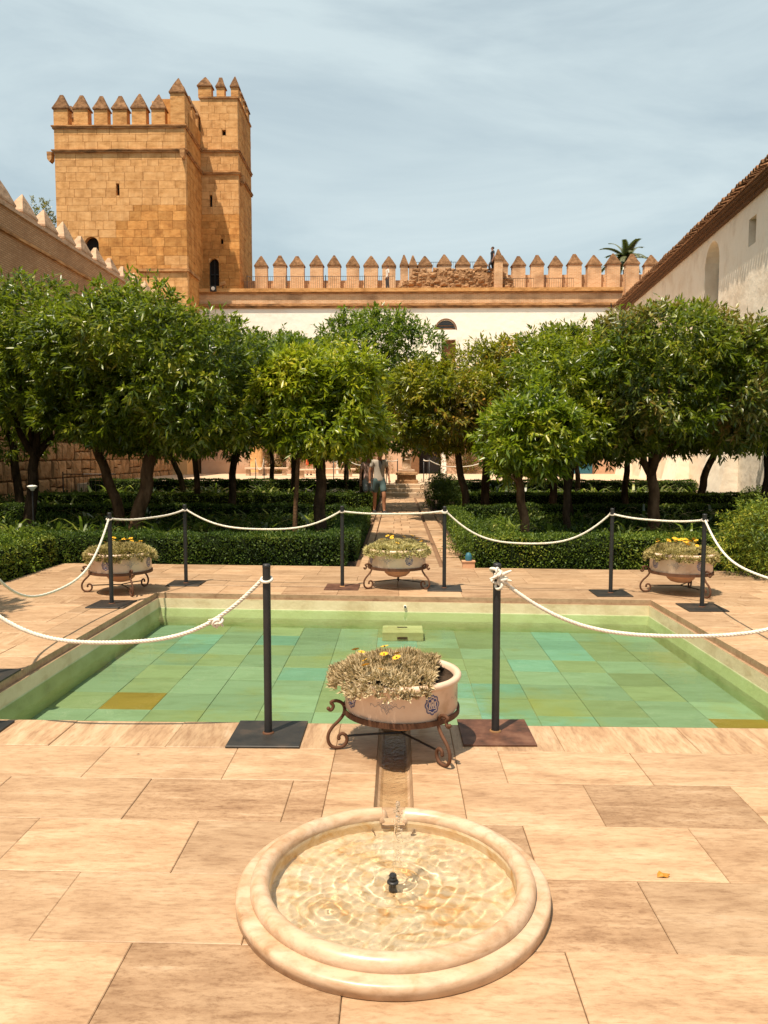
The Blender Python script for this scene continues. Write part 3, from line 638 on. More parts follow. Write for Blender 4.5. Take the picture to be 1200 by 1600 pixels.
BL = ublock('stone', M['ashlar'], .012); BLO = ublock('stone', M['ashlar_lo'], .012)
def merlon(mb, cx, cy, z0, w, d, hb, hc, mi=0, mc=1, over=.05):
    """shaft into mb"""
    mb.box(cx - w / 2, cx + w / 2, cy - d / 2, cy + d / 2, z0, z0 + hb, mi)
def merlon_mesh(w, d, hb, mat):
    mb = MB(); mb.box(-w / 2, w / 2, -d / 2, d / 2, 0, hb, 0); return mb.mesh('merlon', mat)
def cap_mesh(w, d, hb, hc, mat, over=.06, tip=.10):
    mb = MB(); W2, D2 = w / 2 + over, d / 2 + over
    mb.box(-W2, W2, -D2, D2, hb, hb + .07)
    z0 = hb + .0705; t = tip
    mid = 0.55; 
    vs = [(-W2 + .01, -D2 + .01, z0), (W2 - .01, -D2 + .01, z0), (W2 - .01, D2 - .01, z0), (-W2 + .01, D2 - .01, z0)]
    k = .52; vs += [(x * k + 0.0, y * k, z0 + hc * .55) for x, y, z in vs[:4]]
    vs += [(-t * .5, -t * .3, z0 + hc), (t * .4, -t * .3, z0 + hc), (t * .4, t * .4, z0 + hc * .98), (-t * .5, t * .3, z0 + hc * .97)]
    fs = [(8, 9, 10, 11)]
    for l in (0, 4):
        for a in range(4):
            b = (a + 1) % 4; fs.append((l + a, l + b, l + 4 + b, l + 4 + a))
    mb.add(vs, fs); return mb.mesh('cap', mat)
def add_merlons(parent, places, w, d, hb, hc, mat, capmat, rz=0, seed=0, var=.05):
    r_ = random.Random(seed); mm = [merlon_mesh(w, d, hb, mat)]; cc = [cap_mesh(w, d, hb, hc, capmat), cap_mesh(w, d, hb, hc * .93, capmat, tip=.2), cap_mesh(w, d, hb, hc * 1.03, capmat, tip=.06)]
    for (x, y, z) in places:
        m_ = link('merlon', mm[0], parent, loc=(x, y, z), rot=(0, 0, rz + r_.uniform(-var, var)), scale=(r_.uniform(.96, 1.04), 1, r_.uniform(.97, 1.03)))
        link('cap', r_.choice(cc), m_)
def arch_pts(x0, x1, zs, n=12):
    r = (x1 - x0) / 2; cx = (x0 + x1) / 2
    return [(cx + r * math.cos(math.pi * k / n), zs + r * math.sin(math.pi * k / n)) for k in range(n + 1)]
def holed_wall(mb, W_, H_, holes, depth, mi=0, mi_rev=0, origin=(0, 0, 0), rz=0, z0=0.0, backs=True, mi_back=0):
    """wall face with recesses; holes: closed outlines [(x,z)...]. Face looks along -Y turned by rz."""
    ca, sa = math.cos(rz), math.sin(rz)
    T = lambda x, y, z: (origin[0] + x * ca - y * sa, origin[1] + x * sa + y * ca, origin[2] + z)
    loops = [[Vector((0, z0, 0)), Vector((W_, z0, 0)), Vector((W_, H_, 0)), Vector((0, H_, 0))]] + [[Vector((x, z, 0)) for x, z in h] for h in holes]
    tri = tessellate_polygon(loops); flat = [p for l in loops for p in l]
    mb.add([T(p.x, 0, p.y) for p in flat], [tuple(t) for t in tri], mi)
    for h in holes:
        n = len(h)
        for a in range(n):
            b = (a + 1) % n; mb.quad([T(h[a][0], 0, h[a][1]), T(h[b][0], 0, h[b][1]), T(h[b][0], depth, h[b][1]), T(h[a][0], depth, h[a][1])], mi_rev)
        if backs: mb.quad([T(x, depth, z) for x, z in h], mi_back)

# ================= the tower
rt_ = random.Random(21)
TX0, TX1, TY0, TY1, TXT, TY2 = -19.2, -11.85, 44.0, 47.5, -9.6, 51.6
ZC, ZS, ZT = 19.82, 18.5, 22.9          # cornice, string course, turret top
tower = empty('castle_tower', (TX0 + 3.6, TY0 + 3.5, 0), label='golden sandstone tower with pointed merlons and a taller corner turret', cat='tower')
def tp(o): o.location = Vector(o.location) - tower.location; return o
D = .32
mb = MB()
mb.box(TX0 + D, TX1 - D, TY0 + D, TY2 + 4, 0, ZC - .01); mb.box(TX1 - 3.0, TXT - D, TY1 + D, TY2 - D, 0, ZT - .02)
tp(mb.build('core', M['mortar'], tower))
mb = MB()
# dark backs of the openings
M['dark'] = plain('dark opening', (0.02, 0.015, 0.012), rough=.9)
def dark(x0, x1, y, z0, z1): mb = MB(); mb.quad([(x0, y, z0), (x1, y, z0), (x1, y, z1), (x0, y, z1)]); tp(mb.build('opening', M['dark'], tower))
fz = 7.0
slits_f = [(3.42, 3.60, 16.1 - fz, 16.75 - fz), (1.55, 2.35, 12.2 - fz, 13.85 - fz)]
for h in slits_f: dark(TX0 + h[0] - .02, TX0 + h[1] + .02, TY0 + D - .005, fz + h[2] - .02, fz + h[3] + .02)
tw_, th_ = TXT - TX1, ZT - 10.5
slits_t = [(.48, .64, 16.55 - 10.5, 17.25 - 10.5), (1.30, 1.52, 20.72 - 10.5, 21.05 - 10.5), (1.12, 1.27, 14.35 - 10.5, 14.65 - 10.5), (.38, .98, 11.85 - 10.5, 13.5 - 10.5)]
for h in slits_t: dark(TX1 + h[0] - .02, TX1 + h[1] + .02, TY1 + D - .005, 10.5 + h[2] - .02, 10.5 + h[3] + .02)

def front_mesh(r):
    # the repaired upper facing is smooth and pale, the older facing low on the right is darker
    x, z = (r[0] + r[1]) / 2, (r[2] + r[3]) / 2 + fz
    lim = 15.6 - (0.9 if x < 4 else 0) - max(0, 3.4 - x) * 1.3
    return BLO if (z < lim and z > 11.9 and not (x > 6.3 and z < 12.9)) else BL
rects = tiling(TX1 - TX0, ZS - fz, .43, .80, rt_, slits_f, jit=.5)
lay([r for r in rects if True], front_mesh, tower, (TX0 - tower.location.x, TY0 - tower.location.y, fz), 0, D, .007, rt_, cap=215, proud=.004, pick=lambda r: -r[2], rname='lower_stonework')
rects = tiling(TX1 - TX0, ZC - ZS - .12, .44, .9, rt_)
lay(rects, [BL], tower, (TX0 - tower.location.x, TY0 - tower.location.y, ZS + .12), 0, D, .010, rt_, cap=0, proud=.01, rname='parapet_stonework')
rects = tiling(tw_, th_, .43, .72, rt_, slits_t)
lay(rects, lambda r: BL if r[2] > 5.5 else BLO, tower, (TX1 - tower.location.x, TY1 - tower.location.y, 10.5), 0, D, .007, rt_, cap=80, proud=.004, rname='turret_stonework')
rects = tiling(TY1 + D - TY0 - D, ZC - fz, .43, .8, rt_)
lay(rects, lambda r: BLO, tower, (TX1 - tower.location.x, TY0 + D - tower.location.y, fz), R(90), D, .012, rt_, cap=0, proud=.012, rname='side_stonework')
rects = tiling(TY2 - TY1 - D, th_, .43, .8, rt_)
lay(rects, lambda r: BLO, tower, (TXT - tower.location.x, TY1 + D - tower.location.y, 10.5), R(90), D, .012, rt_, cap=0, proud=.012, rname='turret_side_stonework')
# arch heads for the two arched openings
for (x0, x1, z1, y) in ((TX0 + 1.55, TX0 + 2.35, 13.85, TY0), (TX1 + .38, TX1 + .98, 13.5, TY1)):
    mb = MB(); r_ = (x1 - x0) / 2; ap = arch_pts(x0, x1, z1 - r_)
    half = len(ap) // 2
    mb.prism([(x1, y + .004, z1)] + [(p[0], y + .004, p[1]) for p in ap[:half + 1]][::1], (0, D - .02, 0)); mb.prism([(x0, y + .004, z1)] + [(p[0], y + .004, p[1]) for p in ap[half:]][::-1], (0, D - .02, 0))
    tp(mb.build('arch_head', M['ashlar'], tower))
# glazed door in the turret arch with a metal frame
mb = MB(); x0, x1 = TX1 + .38, TX1 + .98
mb.box(x0, x0 + .04, TY1 + .2, TY1 + .24, 11.85, 13.3); mb.box(x1 - .04, x1, TY1 + .2, TY1 + .24, 11.85, 13.3); mb.box((x0 + x1) / 2 - .02, (x0 + x1) / 2 + .02, TY1 + .2, TY1 + .24, 11.85, 13.45); mb.box(x0, x1, TY1 + .2, TY1 + .24, 12.55, 12.6)
tp(mb.build('door_frame', M['iron'], tower))
# mouldings (each a part)
def moulding(z, h, out, name='moulding', mat='cornice'):
    for k, (a, b) in enumerate((((TX0, TY0), (TX1, TY0)), ((TX1, TY0), (TX1, TY1)), ((TX1, TY1), (TXT, TY1)), ((TXT, TY1), (TXT, TY2)))):
        mb = MB(); o = out
        if a[1] == b[1]: mb.box(a[0] - (o if k == 0 else -o - .002), b[0] + (o), a[1] - o, a[1] + .1, z, z + h * .6); mb.box(a[0] - (o + .05 if k == 0 else -o - .06), b[0] + o + .05, a[1] - o - .05, a[1] + .1, z + h * .6 + .001, z + h)
        else: mb.box(a[0] - .1, a[0] + o - .002, a[1] - (o if k == 3 else o) + .102 + o * 0, b[1] - o - .003 if k == 1 else b[1], z + .002, z + h * .6 - .002); mb.box(a[0] - .1, a[0] + o + .048, a[1] + .103, b[1] - o - .055 if k == 1 else b[1], z + h * .6 + .003, z + h - .002)
        tp(mb.build(name, M[mat], tower))
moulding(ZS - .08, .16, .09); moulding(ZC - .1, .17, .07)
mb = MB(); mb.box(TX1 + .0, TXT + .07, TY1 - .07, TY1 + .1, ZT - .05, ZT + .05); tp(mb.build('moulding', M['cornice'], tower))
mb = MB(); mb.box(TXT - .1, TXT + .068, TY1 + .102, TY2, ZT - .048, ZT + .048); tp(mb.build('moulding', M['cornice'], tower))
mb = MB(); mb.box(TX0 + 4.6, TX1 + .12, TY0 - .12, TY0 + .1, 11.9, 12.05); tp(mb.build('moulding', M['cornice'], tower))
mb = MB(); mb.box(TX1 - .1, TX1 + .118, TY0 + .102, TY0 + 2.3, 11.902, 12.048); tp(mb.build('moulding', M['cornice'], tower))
# waterspouts at the corners
for x, y, rz in ((TX0 - .35, TY0 + .1, 0), (TX1 - .1, TY0 - .3, 0), (TXT + .1, TY1 + .35, 0)):
    mb = MB(); mb.prism([(-.14, 0, 0), (.14, 0, 0), (.12, 0, -.4), (0, 0, -.55), (-.12, 0, -.4)], (0, .4, 0)); o = tp(mb.build('waterspout', M['cornice'], tower)); o.location += Vector((x, y, ZS + .05))
# walls above the cornice on the right side (step up to the turret) and roofs
mb = MB(); mb.box(TX1 - 1.0, TX1, TY0 + .9, TY1 - .02 + D, ZC + .08, 20.9); mb.box(TX1 - 2.4, TX1 - 1.01, TY1 + .1, TY2 - .5, ZC, ZT); tp(mb.build('upper_wall', M['ashlar_lo'], tower))
lz = ZC + .07
P_ = [(x - tower.location.x, TY0 + .32 - tower.location.y, lz) for x in (-18.81, -17.68, -16.57, -15.50, -14.42, -13.35)]
add_merlons(tower, P_, .78, .55, .92, .82, M['merlon'], M['cap'], seed=1, var=.03)
P_ = [(TX0 + .35 - tower.location.x, TY0 + 1.6 + 1.15 * k - tower.location.y, lz) for k in range(4)]
add_merlons(tower, P_, .55, .75, .92, .82, M['merlon'], M['cap'], seed=2, var=.03)
add_merlons(tower, [(-12.25 - tower.location.x, TY0 + .38 - tower.location.y, lz)], .80, .7, 1.75, .85, M['merlon'], M['cap'], seed=3, var=.0)
add_merlons(tower, [(TX1 - .4 - tower.location.x, TY0 + 1.35 + 1.1 * k - tower.location.y, 20.902) for k in range(3)], .6, .7, .75 + .1, .75, M['merlon'], M['cap'], seed=4, var=.0)
zt = ZT + .052
add_merlons(tower, [(TX1 + .28 - tower.location.x, TY1 + .3 - tower.location.y, zt)], .78, .5, .62, .55, M['merlon'], M['cap'], seed=5, var=.0)
add_merlons(tower, [(TX1 + 1.22 - tower.location.x, TY1 + .3 - tower.location.y, zt), (TXT - .18 - tower.location.x, TY1 + .3 - tower.location.y, zt)], .46, .46, .58, .62, M['merlon'], M['cap'], seed=6, var=.0)
add_merlons(tower, [(TXT - .2 - tower.location.x, TY1 + 1.35 + 1.05 * k - tower.location.y, zt) for k in range(3)], .42, .6, .58, .62, M['merlon'], M['cap'], seed=7, var=.0)
# small square fitting and floodlight on the tower foot
fx = empty('wall_fitting', (-10.95, 46.24, 11.27), label='small dark square fitting with a pale disc below the tower door', cat='wall fitting')
mb = MB(); mb.box(-.18, .18, 0, .10, 0, .34, c=.01); mb.build('case', M['iron'], fx)
mb = MB(); mb.tube([(0, .001, .17), (0, -.02, .17)], .11, 16); mb.build('disc', M['plaster'], fx)
fl = empty('floodlight', (-10.4, 46.30, 11.47), label='small grey floodlight on the ledge beside the square fitting', cat='floodlight')
mb = MB(); mb.prism([(-.17, 0, .12), (.17, 0, .22), (.14, 0, .42), (-.12, 0, .34)], (0, .2, 0)); mb.build('housing', M['cornice'], fl); mb = MB(); mb.tube([(0, .1, 0), (0, .1, .17)], .02, 6); mb.build('bracket', M['iron'], fl)

# ================= far wall of the courtyard
FX0, FX1, FY = -11.9, 13.3, 46.5
fw = empty('courtyard_wall', (0, FY, 0), label='white far wall with an orange brick band, a walkway and a row of pointed merlons', cat='wall')
mb = MB(); fwy = 0.0
lun = arch_pts(2.30 - FX0, 3.46 - FX0, 9.03, 14); lun = [(x, 9.03 + (z - 9.03) * 1.0) for x, z in lun]
win2 = [(2.62 - FX0, 6.8), (3.46 - FX0, 6.8), (3.46 - FX0, 8.45), (2.62 - FX0, 8.45)]
win3 = [(11.55 - FX0, 8.1), (12.1 - FX0, 8.1), (12.1 - FX0, 9.05), (11.55 - FX0, 9.05)]
holed_wall(mb, FX1 - FX0, 10.43, [lun, win2, win3], .35, 0, 0, origin=(FX0, 0, 0), z0=3.6, backs=False)
mb.build('plaster_face', M['plaster'], fw)
def pane(parent, name, outline, y, mat, **k):
    mb = MB(); mb.prism([(x, y, z) for x, z in outline], (0, .02, 0)); return mb.build(name, mat, parent, **k)
M['shutter'] = surf('brown wooden shutter', [(0.12, 0.055, 0.025), (0.26, 0.13, 0.06)], scale=(3, 3, 12), rough=.8, rand=0)
M['glass'] = plain('dim window glass', (0.05, 0.04, 0.035), rough=.15, spec=.6)
w = MB()
for k in range(15):
    a0 = math.pi * k / 14
    if k < 14:
        a1 = math.pi * (k + 1) / 14; c = (2.88, 9.03)
        w.prism([(c[0] + .58 * math.cos(a0), -.01, c[1] + .58 * math.sin(a0)), (c[0] + .58 * math.cos(a1), -.01, c[1] + .58 * math.sin(a1)), (c[0] + .66 * math.cos(a1), -.01, c[1] + .66 * math.sin(a1)), (c[0] + .66 * math.cos(a0), -.01, c[1] + .66 * math.sin(a0))], (0, .05, 0))
lw_ = w.build('lunette_window', M['shutter'], fw)
pane(lw_, 'pane', [(x + FX0, z) for x, z in lun], .2, M['glass'])
mb = MB(); mb.box(2.30, 3.46, .14, .2, 9.03, 9.14); mb.box(2.30, 3.46, .14, .2, 9.26, 9.31); mb.build('slat', M['shutter'], lw_)
s2 = pane(fw, 'window', [(2.62, 6.8), (3.46, 6.8), (3.46, 8.45), (2.62, 8.45)], .25, M['shutter'])
pane(fw, 'window', [(11.55, 8.1), (12.1, 8.1), (12.1, 9.05), (11.55, 9.05)], .25, M['shutter'])
mb = MB(); mb.box(FX0, FX1, -.14, .2, 10.43, 10.56); mb.box(FX0, FX1, -.08, .2, 10.30, 10.429); mb.build('lower_cornice', M['cornice'], fw)
mb = MB(); mb.box(FX0, FX1, 0.02, .5, 10.562, 11.16); mb.build('brick_band', M['brick_x'], fw)
mb = MB(); mb.box(FX0, FX1, -.06, 4.0, 11.162, 11.25, 1); mb.box(FX0, FX1, -.14, 4.0, 11.252, 11.46, 0); mb.build('walkway', [M['merlon'], M['cornice']], fw)
# lower render with doorways
door1 = [(1.31 - FX0, .45), (2.62 - FX0, .45), (2.62 - FX0, 3.2), (1.31 - FX0, 3.2)]
door2 = [(8.9 - FX0, .45), (10.1 - FX0, .45), (10.1 - FX0, 2.9), (8.9 - FX0, 2.9)]
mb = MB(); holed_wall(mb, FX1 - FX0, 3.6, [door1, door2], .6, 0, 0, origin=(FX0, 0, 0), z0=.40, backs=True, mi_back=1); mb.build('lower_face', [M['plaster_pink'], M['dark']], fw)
mb = MB(); mb.box(FX0, 30, .7, 4.5, 0, 11.16); mb.build('core', M['ashlar_lo'], fw)
for (x0, x1, out, mt) in ((.80, 1.305, .12, 'shutter'), (2.63, 2.95, .10, 'plaster'), (-4.72, -4.60, .3, 'plaster_pink'), (-3.70, -3.55, .05, 'plaster'), (7.0, 7.3, .2, 'plaster_pink'), (10.15, 10.5, .2, 'plaster_pink'), (-6.7, -6.45, .2, 'plaster_pink'), (-1.0, -.75, .15, 'plaster_pink')):
    mb = MB(); mb.box(x0, x1, -out, .1, .40, 3.59); mb.build('pilaster', M[mt], fw)
M['teal'] = plain('teal blue board', (0.03, 0.12, 0.16), rough=.5)
bd = empty('door_panel', (11.15, FY - .12, .45), label='teal blue door panel in the shade at the foot of the far wall', cat='door'); mb = MB(); mb.box(-.55, .55, 0, .06, 0, 2.1); mb.build('leaf_panel', M['teal'], bd); mb = MB(); mb.box(-.62, -.552, -.02, .08, 0, 2.2); mb.box(.552, .62, -.02, .08, 0, 2.2); mb.box(-.55, .55, -.02, .08, 2.102, 2.2); mb.build('frame', M['shutter'], bd)
# parapet behind the walkway
pz = 11.462; py = 2.2
mb = MB(); mb.box(-9.6, 5.9, py + .02, py + .5, pz, 12.42); mb.box(5.9, 22, py + .02, py + .5, pz, 12.72); mb.build('parapet', M['brick_x'], fw)
xs = [-8.46, -7.31, -6.2, -5.05, -3.94, -2.79, -1.68, -0.53, 0.42, .92, 1.68, 2.87, 4.01, 5.15, 6.41, 7.47, 8.61, 9.75, 10.93, 12.11, 13.28, 14.42, 15.59]
MW = merlon_mesh(.82, .5, 1.76, M['brick_x']); CW = [cap_mesh(.82, .5, 1.76, .62, M['cap'], over=.045), cap_mesh(.82, .5, 1.76, .58, M['cap'], over=.045, tip=.2)]
MN = merlon_mesh(.5, .5, 1.76, M['brick_x']); CN = cap_mesh(.5, .5, 1.76, .64, M['cap'], over=.045)
rm = random.Random(9)
for x in xs:
    nar = x in (.42, .92); m_ = link('merlon', MN if nar else MW, fw, loc=(x + rm.uniform(-.02, .02), py - .06 + rm.uniform(0, .05), pz), rot=(0, rm.uniform(-.012, .012), rm.uniform(-.06, .06)), scale=(rm.uniform(.93, 1.05), 1, rm.uniform(.97, 1.03)))
    link('cap', CN if nar else rm.choice(CW), m_)
m_ = link('merlon', MN, fw, loc=(6.05, .9, pz)); link('cap', CN, m_)
# rubble bank on the walkway between x=.4 and 6.6
rb = empty('rubble_mound', (3.4, FY + 1.0, pz), label='broken rubble bank on the walkway in front of the middle merlons', cat='rubble mound')
RBM = [ublock('stone', M['rubble'], .25, .22, s) for s in range(6)]
rr_ = random.Random(31)
def top_at(x): return max(.12, min(1.26, (x + 3.4) * .9 + .15, 1.26 - max(0, x - 2.8) * .9)) * (1 + .04 * math.sin(x * 5.1) + .03 * math.sin(x * 13))
mb = MB()
for k in range(36):
    x0 = -3.6 + k * .2; h = top_at(x0 + .1) - .1; mb.box(x0, x0 + .199, .0, 1.0, .0, max(.05, h))
mb.build('rubble_core', M['rubble'], rb)
cnt = 0; z = 0
while z < 1.25:
    x = -3.7
    while x < 3.6:
        w_ = rr_.uniform(.18, .5); h_ = rr_.uniform(.12, .26)
        if z < top_at(x): link('stone', rr_.choice(RBM), rb, loc=(x, -.1 + rr_.uniform(-.08, .08) + z * .12, z + h_ / 2), rot=(rr_.uniform(-.2, .2), rr_.uniform(-.15, .15), rr_.uniform(-.3, .3)), scale=(w_, .3, h_)); cnt += 1
        x += w_ * 1.0
    z += .17
# railings
def railing(name, x0, x1, y, z, h, label, dropx=None):
    o = empty(name, ((x0 + x1) / 2, y, z), label=label, cat='railing'); L_ = (x1 - x0) / 2
    mb = MB(); mb.tube([(-L_, 0, h), (L_, 0, h)], .016, 5); mb.build('top_rail', M['iron'], o); mb = MB(); mb.tube([(-L_, 0, .08), (L_, 0, .08)], .012, 5); mb.build('bottom_rail', M['iron'], o)
    bars = MB(); n = int((x1 - x0) / .13)
    for k in range(n + 1):
        x = -L_ + (x1 - x0) * k / n; bars.tube([(x, 0, 0.0), (x, 0, h)], .0075, 4)
    bars.build('bars', M['iron'], o, kind='stuff')
    for k in range(int((x1 - x0) / 2.4) + 1):
        mb = MB(); x = -L_ + 2.4 * k; mb.tube([(x, 0, 0), (x, 0, h + .08)], .022, 5); mb.build('post', M['iron'], o)
    return o
railing('railing', -9.2, -.2, FY + 1.2, pz, .98, 'thin iron railing in front of the left merlons of the far wall')
railing('railing', .9, 5.3, FY + 2.02, pz + .95, 1.05, 'thin iron railing on top of the rubble bank')
railing('railing', 5.9, 8.2, FY + .9, pz, .75, 'short iron railing at the right end of the rubble bank')
railing('railing', 8.9, 10.6, FY + .9, pz, .75, 'short iron railing below the merlons beside the palm')

# ================= left wall
LX = -12.9
lwl = empty('castle_wall', (LX, 30, 0), label='tall shaded stone wall on the left with a sloping line of pale merlons', cat='wall')
lo = Vector((LX, 30, 0))
mb = MB(); mb.box(-1.5, -.20, -28, 13.95, 0, 9.7); mb.build('core', M['rubble'], lwl)
mb = MB(); mb.box(-.28, -.03, -28, 13.95, 9.0, 9.72); mb.build('brick_band', M['brick_y'], lwl)
mb = MB(); mb.box(-.28, .05, -28, 13.95, 8.9, 8.998); mb.build('string_course', M['cornice'], lwl)
mb = MB(); mb.box(-1.5, .06, -28, 13.95, 9.722, 9.84); mb.build('coping', M['pale_merlon'], lwl)
mb = MB(); mb.box(-.30, -.06, -28, 13.95, 3.6, 8.898); mb.build('upper_courses', M['brick_y'], lwl)
RST = [ublock('stone', M['wallstone'], .15, .20, 40 + s) for s in range(9)]
def irregular(rs_, r_):
    out = []
    for a, b, c, d in rs_:
        q = r_.random(); w = b - a; h = d - c
        if q < .28: m_ = c + h * r_.uniform(.35, .65); out += [(a, b, c, m_), (a, b, m_, d)]
        elif q < .50 and w > .5: m_ = a + w * r_.uniform(.35, .65); out += [(a, m_, c, d), (m_, b, c, d)]
        elif q < .62: m_ = a + w * r_.uniform(.35, .65); n_ = c + h * r_.uniform(.4, .6); out += [(a, m_, c, d), (m_, b, c, n_), (m_, b, n_, d)]
        else: out.append((a, b, c, d))
    return out
rw = random.Random(77)
rects = irregular(tiling(21, 3.6, .62, .80, rw, jit=.5), rw)
lay(rects, RST, lwl, (-.02, -7.0, 0), R(90), .26, .035, rw, cap=298, proud=.05, rname='rough_stonework')
rects = tiling(21, 3.6, .42, .62, rw, jit=.45)
lay(rects, RST, lwl, (-.02, -28, 0), R(90), .26, .035, rw, cap=0, proud=.05, rname='near_stonework')
MP = merlon_mesh(.50, 1.16, .13, M['pale_merlon']); CP = [cap_mesh(.50, 1.16, .13, .66, M['pale_merlon'], over=.02, tip=.05), cap_mesh(.50, 1.16, .13, .60, M['pale_merlon'], over=.02, tip=.14)]
y = 25.9 - 1.64 * 5
while y < 43.6:
    m_ = link('merlon', MP, lwl, loc=(-.30, y - 30, 9.842), scale=(rw.uniform(.95, 1.05), rw.uniform(.93, 1.04), rw.uniform(.93, 1.08)), rot=(0, 0, rw.uniform(-.04, .04)))
    link('cap', rw.choice(CP), m_); y += 1.64
# small garden fence at the wall foot
railing('railing', -11.4, -9.6, 26, 0, .95, 'low dark fence panel at the foot of the shaded left wall')

# ================= right building
BW = empty('white_building', (12.9 + .5, 46, -.30), label='tall cream limewashed building on the right with a tiled eave and an arched niche', cat='building')
sl = (12.9 - 11.12) / 22.0
def bx(Y, off=0.0): return 11.12 + sl * (Y - 24) + off
YA, YB = 14.0, 46.3
ang = math.atan2(YA - YB, bx(YA) - bx(YB))       # direction of the face from far to near
Lw = math.hypot(YA - YB, bx(YA) - bx(YB))
org = (bx(YB, .44) - BW.location.x, YB - 46, 0)
def s_of(Y): return (YB - Y) / math.sin(-ang)
a0, a1 = s_of(31.2), s_of(29.5)
niche = [(a0, 5.8)] + [(a1, 5.8)] + [(x, z) for x, z in arch_pts(a0, a1, 9.2, 12)]
b0, b1 = s_of(26.6), s_of(25.95)
rec = [(b0, 8.85), (b1, 8.85), (b1, 9.75), (b0, 9.75)]
mb = MB(); holed_wall(mb, Lw, 10.36, [niche, rec], .55, 0, 0, origin=org, rz=ang, z0=0.0, backs=True); mb.build('plaster_face', M['plaster_cream'], BW)
pn = MB(); ca_, sa_ = math.cos(ang), math.sin(ang)
T = lambda x, y, z: (org[0] + x * ca_ - y * sa_, org[1] + x * sa_ + y * ca_, org[2] + z)
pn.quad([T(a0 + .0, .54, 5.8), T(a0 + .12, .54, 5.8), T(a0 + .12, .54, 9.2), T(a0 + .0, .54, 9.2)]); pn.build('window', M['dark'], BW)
# eave: corbelled brick, then tiles; each tile a part
ev = MB()
for (o1, o2, z0, z1) in ((0, .14, 10.30, 10.40), (0, .27, 10.402, 10.48), (0, .40, 10.482, 10.56)):
    P4 = [T(0, .2, z0), T(Lw, .2, z0), T(Lw, -o2, z0), T(0, -o2, z0)]; ev.prism(P4, (0, 0, z1 - z0))
ev.build('eave', M['eave'], BW)
rf = MB(); P4 = [T(0, -.46, 10.545), T(Lw, -.46, 10.545), T(Lw, 7, 12.9), T(0, 7, 12.9)]; rf.add(P4 + [(p[0], p[1], p[2] + .06) for p in P4], [(3, 2, 1, 0), (4, 5, 6, 7), (0, 1, 5, 4), (1, 2, 6, 5), (2, 3, 7, 6), (3, 0, 4, 7)])
roofo = rf.build('roof', M['roof'], BW)
tm = MB(); n_ = 7; pr = [(.088 * math.cos(math.pi * k / n_), .125 * math.sin(math.pi * k / n_)) for k in range(n_ + 1)]
vs = [(x * s_, -.10 + yy_, z * s_ + yy_ * .33) for yy_, s_ in ((0, 1.0), (.55, .85)) for x, z in pr]
k1 = n_ + 1; fs = [(i, i + 1, k1 + i + 1, k1 + i) for i in range(n_)]
vi = [(x * .8, -.10, z * .75) for x, z in pr]; b0_ = len(vs); vs += vi + [(x * .7, .2, z * .7 + .09) for x, z in pr]
fs += [(i + 1, i, b0_ + i, b0_ + i + 1) for i in range(n_)] + [(b0_ + i + 1, b0_ + i, b0_ + k1 + i, b0_ + k1 + i + 1) for i in range(n_)]
tm.add(vs, fs, 0, True); TM = tm.mesh('roof_tile', M['roof'])
rc = random.Random(8); x = .1
while x < Lw:
    p = T(x, -.50 + rc.uniform(-.03, .03), 10.64 + rc.uniform(-.01, .01)); link('roof_tile', TM, BW, loc=p, rot=(rc.uniform(-.04, .04), 0, ang + rc.uniform(-.05, .05)), scale=(1, 1, 1)); x += .232
mb = MB()
x = .1
while x < Lw:
    for q in range(1, 7):
        p = T(x, -.5 + .5 * q, 10.64 + .165 * q); cr, sr = math.cos(ang), math.sin(ang)
        mb.add([(p[0] + v[0] * cr - v[1] * sr, p[1] + v[0] * sr + v[1] * cr, p[2] + v[2]) for v in vs[:2 * k1]], fs[:n_], 0, True)
    x += .232
mb.build('upper_tiles', M['roof'], BW, kind='stuff')
# battered buttresses along the foot
for Yb, w_, h_ in ((44.2, 1.6, 3.4), (38.5, 1.3, 3.0), (33.6, 2.2, 3.2), (28.0, 2.4, 3.3), (22.3, 2.0, 3.2)):
    s0 = s_of(Yb + w_ / 2); s1 = s_of(Yb - w_ / 2); mb = MB()
    mb.add([T(s0, .02, 0), T(s1, .02, 0), T(s1, -.75, 0), T(s0, -.75, 0), T(s0 + .12, .02, h_), T(s1 - .12, .02, h_), T(s1 - .12, -.12, h_ - .3), T(s0 + .12, -.12, h_ - .3)], [(0, 3, 2, 1), (4, 5, 6, 7), (0, 1, 5, 4), (1, 2, 6, 5), (2, 3, 7, 6), (3, 0, 4, 7)])
    mb.build('buttress', M['plaster_cream'], BW)
# downpipe cable at the corner
cb_ = MB(); cb_.tube([(12.55, 46.2, 10.5), (12.62, 46.25, 9.9), (12.9, 46.3, 9.0), (13.0, 46.3, 8.3)], .035, 6); o = cb_.build('drainpipe', M['iron']); setp(o, 'dark curved drainpipe where the far wall meets the tiled eave', 'drainpipe')
# ------------------------------------------------------------------ leaves, trees, hedges, plants
def unit(a): return a / np.maximum(np.linalg.norm(a, axis=-1, keepdims=True), 1e-9)
def leaf_geo(P, D, Lf, Wf, rng, fold=.25, droop=.0, up=None):
    """folded diamond leaves, two triangles each"""
    n = len(P); rnd = rng.normal(size=(n, 3)); rnd = rnd if up is None else rnd * .55 + up; S_ = unit(np.cross(D, rnd)); Nn = np.cross(D, S_)
    Lf = Lf[:, None]; Wf = Wf[:, None]
    mid = P + D * Lf * .45; tip = P + D * Lf; tip[:, 2] -= droop * Lf[:, 0]
    a = mid + S_ * Wf * .5 + Nn * Wf * fold; b = mid - S_ * Wf * .5 + Nn * Wf * fold
    V = np.stack([P, a, tip, b], 1).reshape(-1, 3); i = np.arange(n)[:, None] * 4
    F = np.concatenate([i + [[0, 1, 2]], i + [[0, 2, 3]]], 1).reshape(-1, 3)
    return V, F
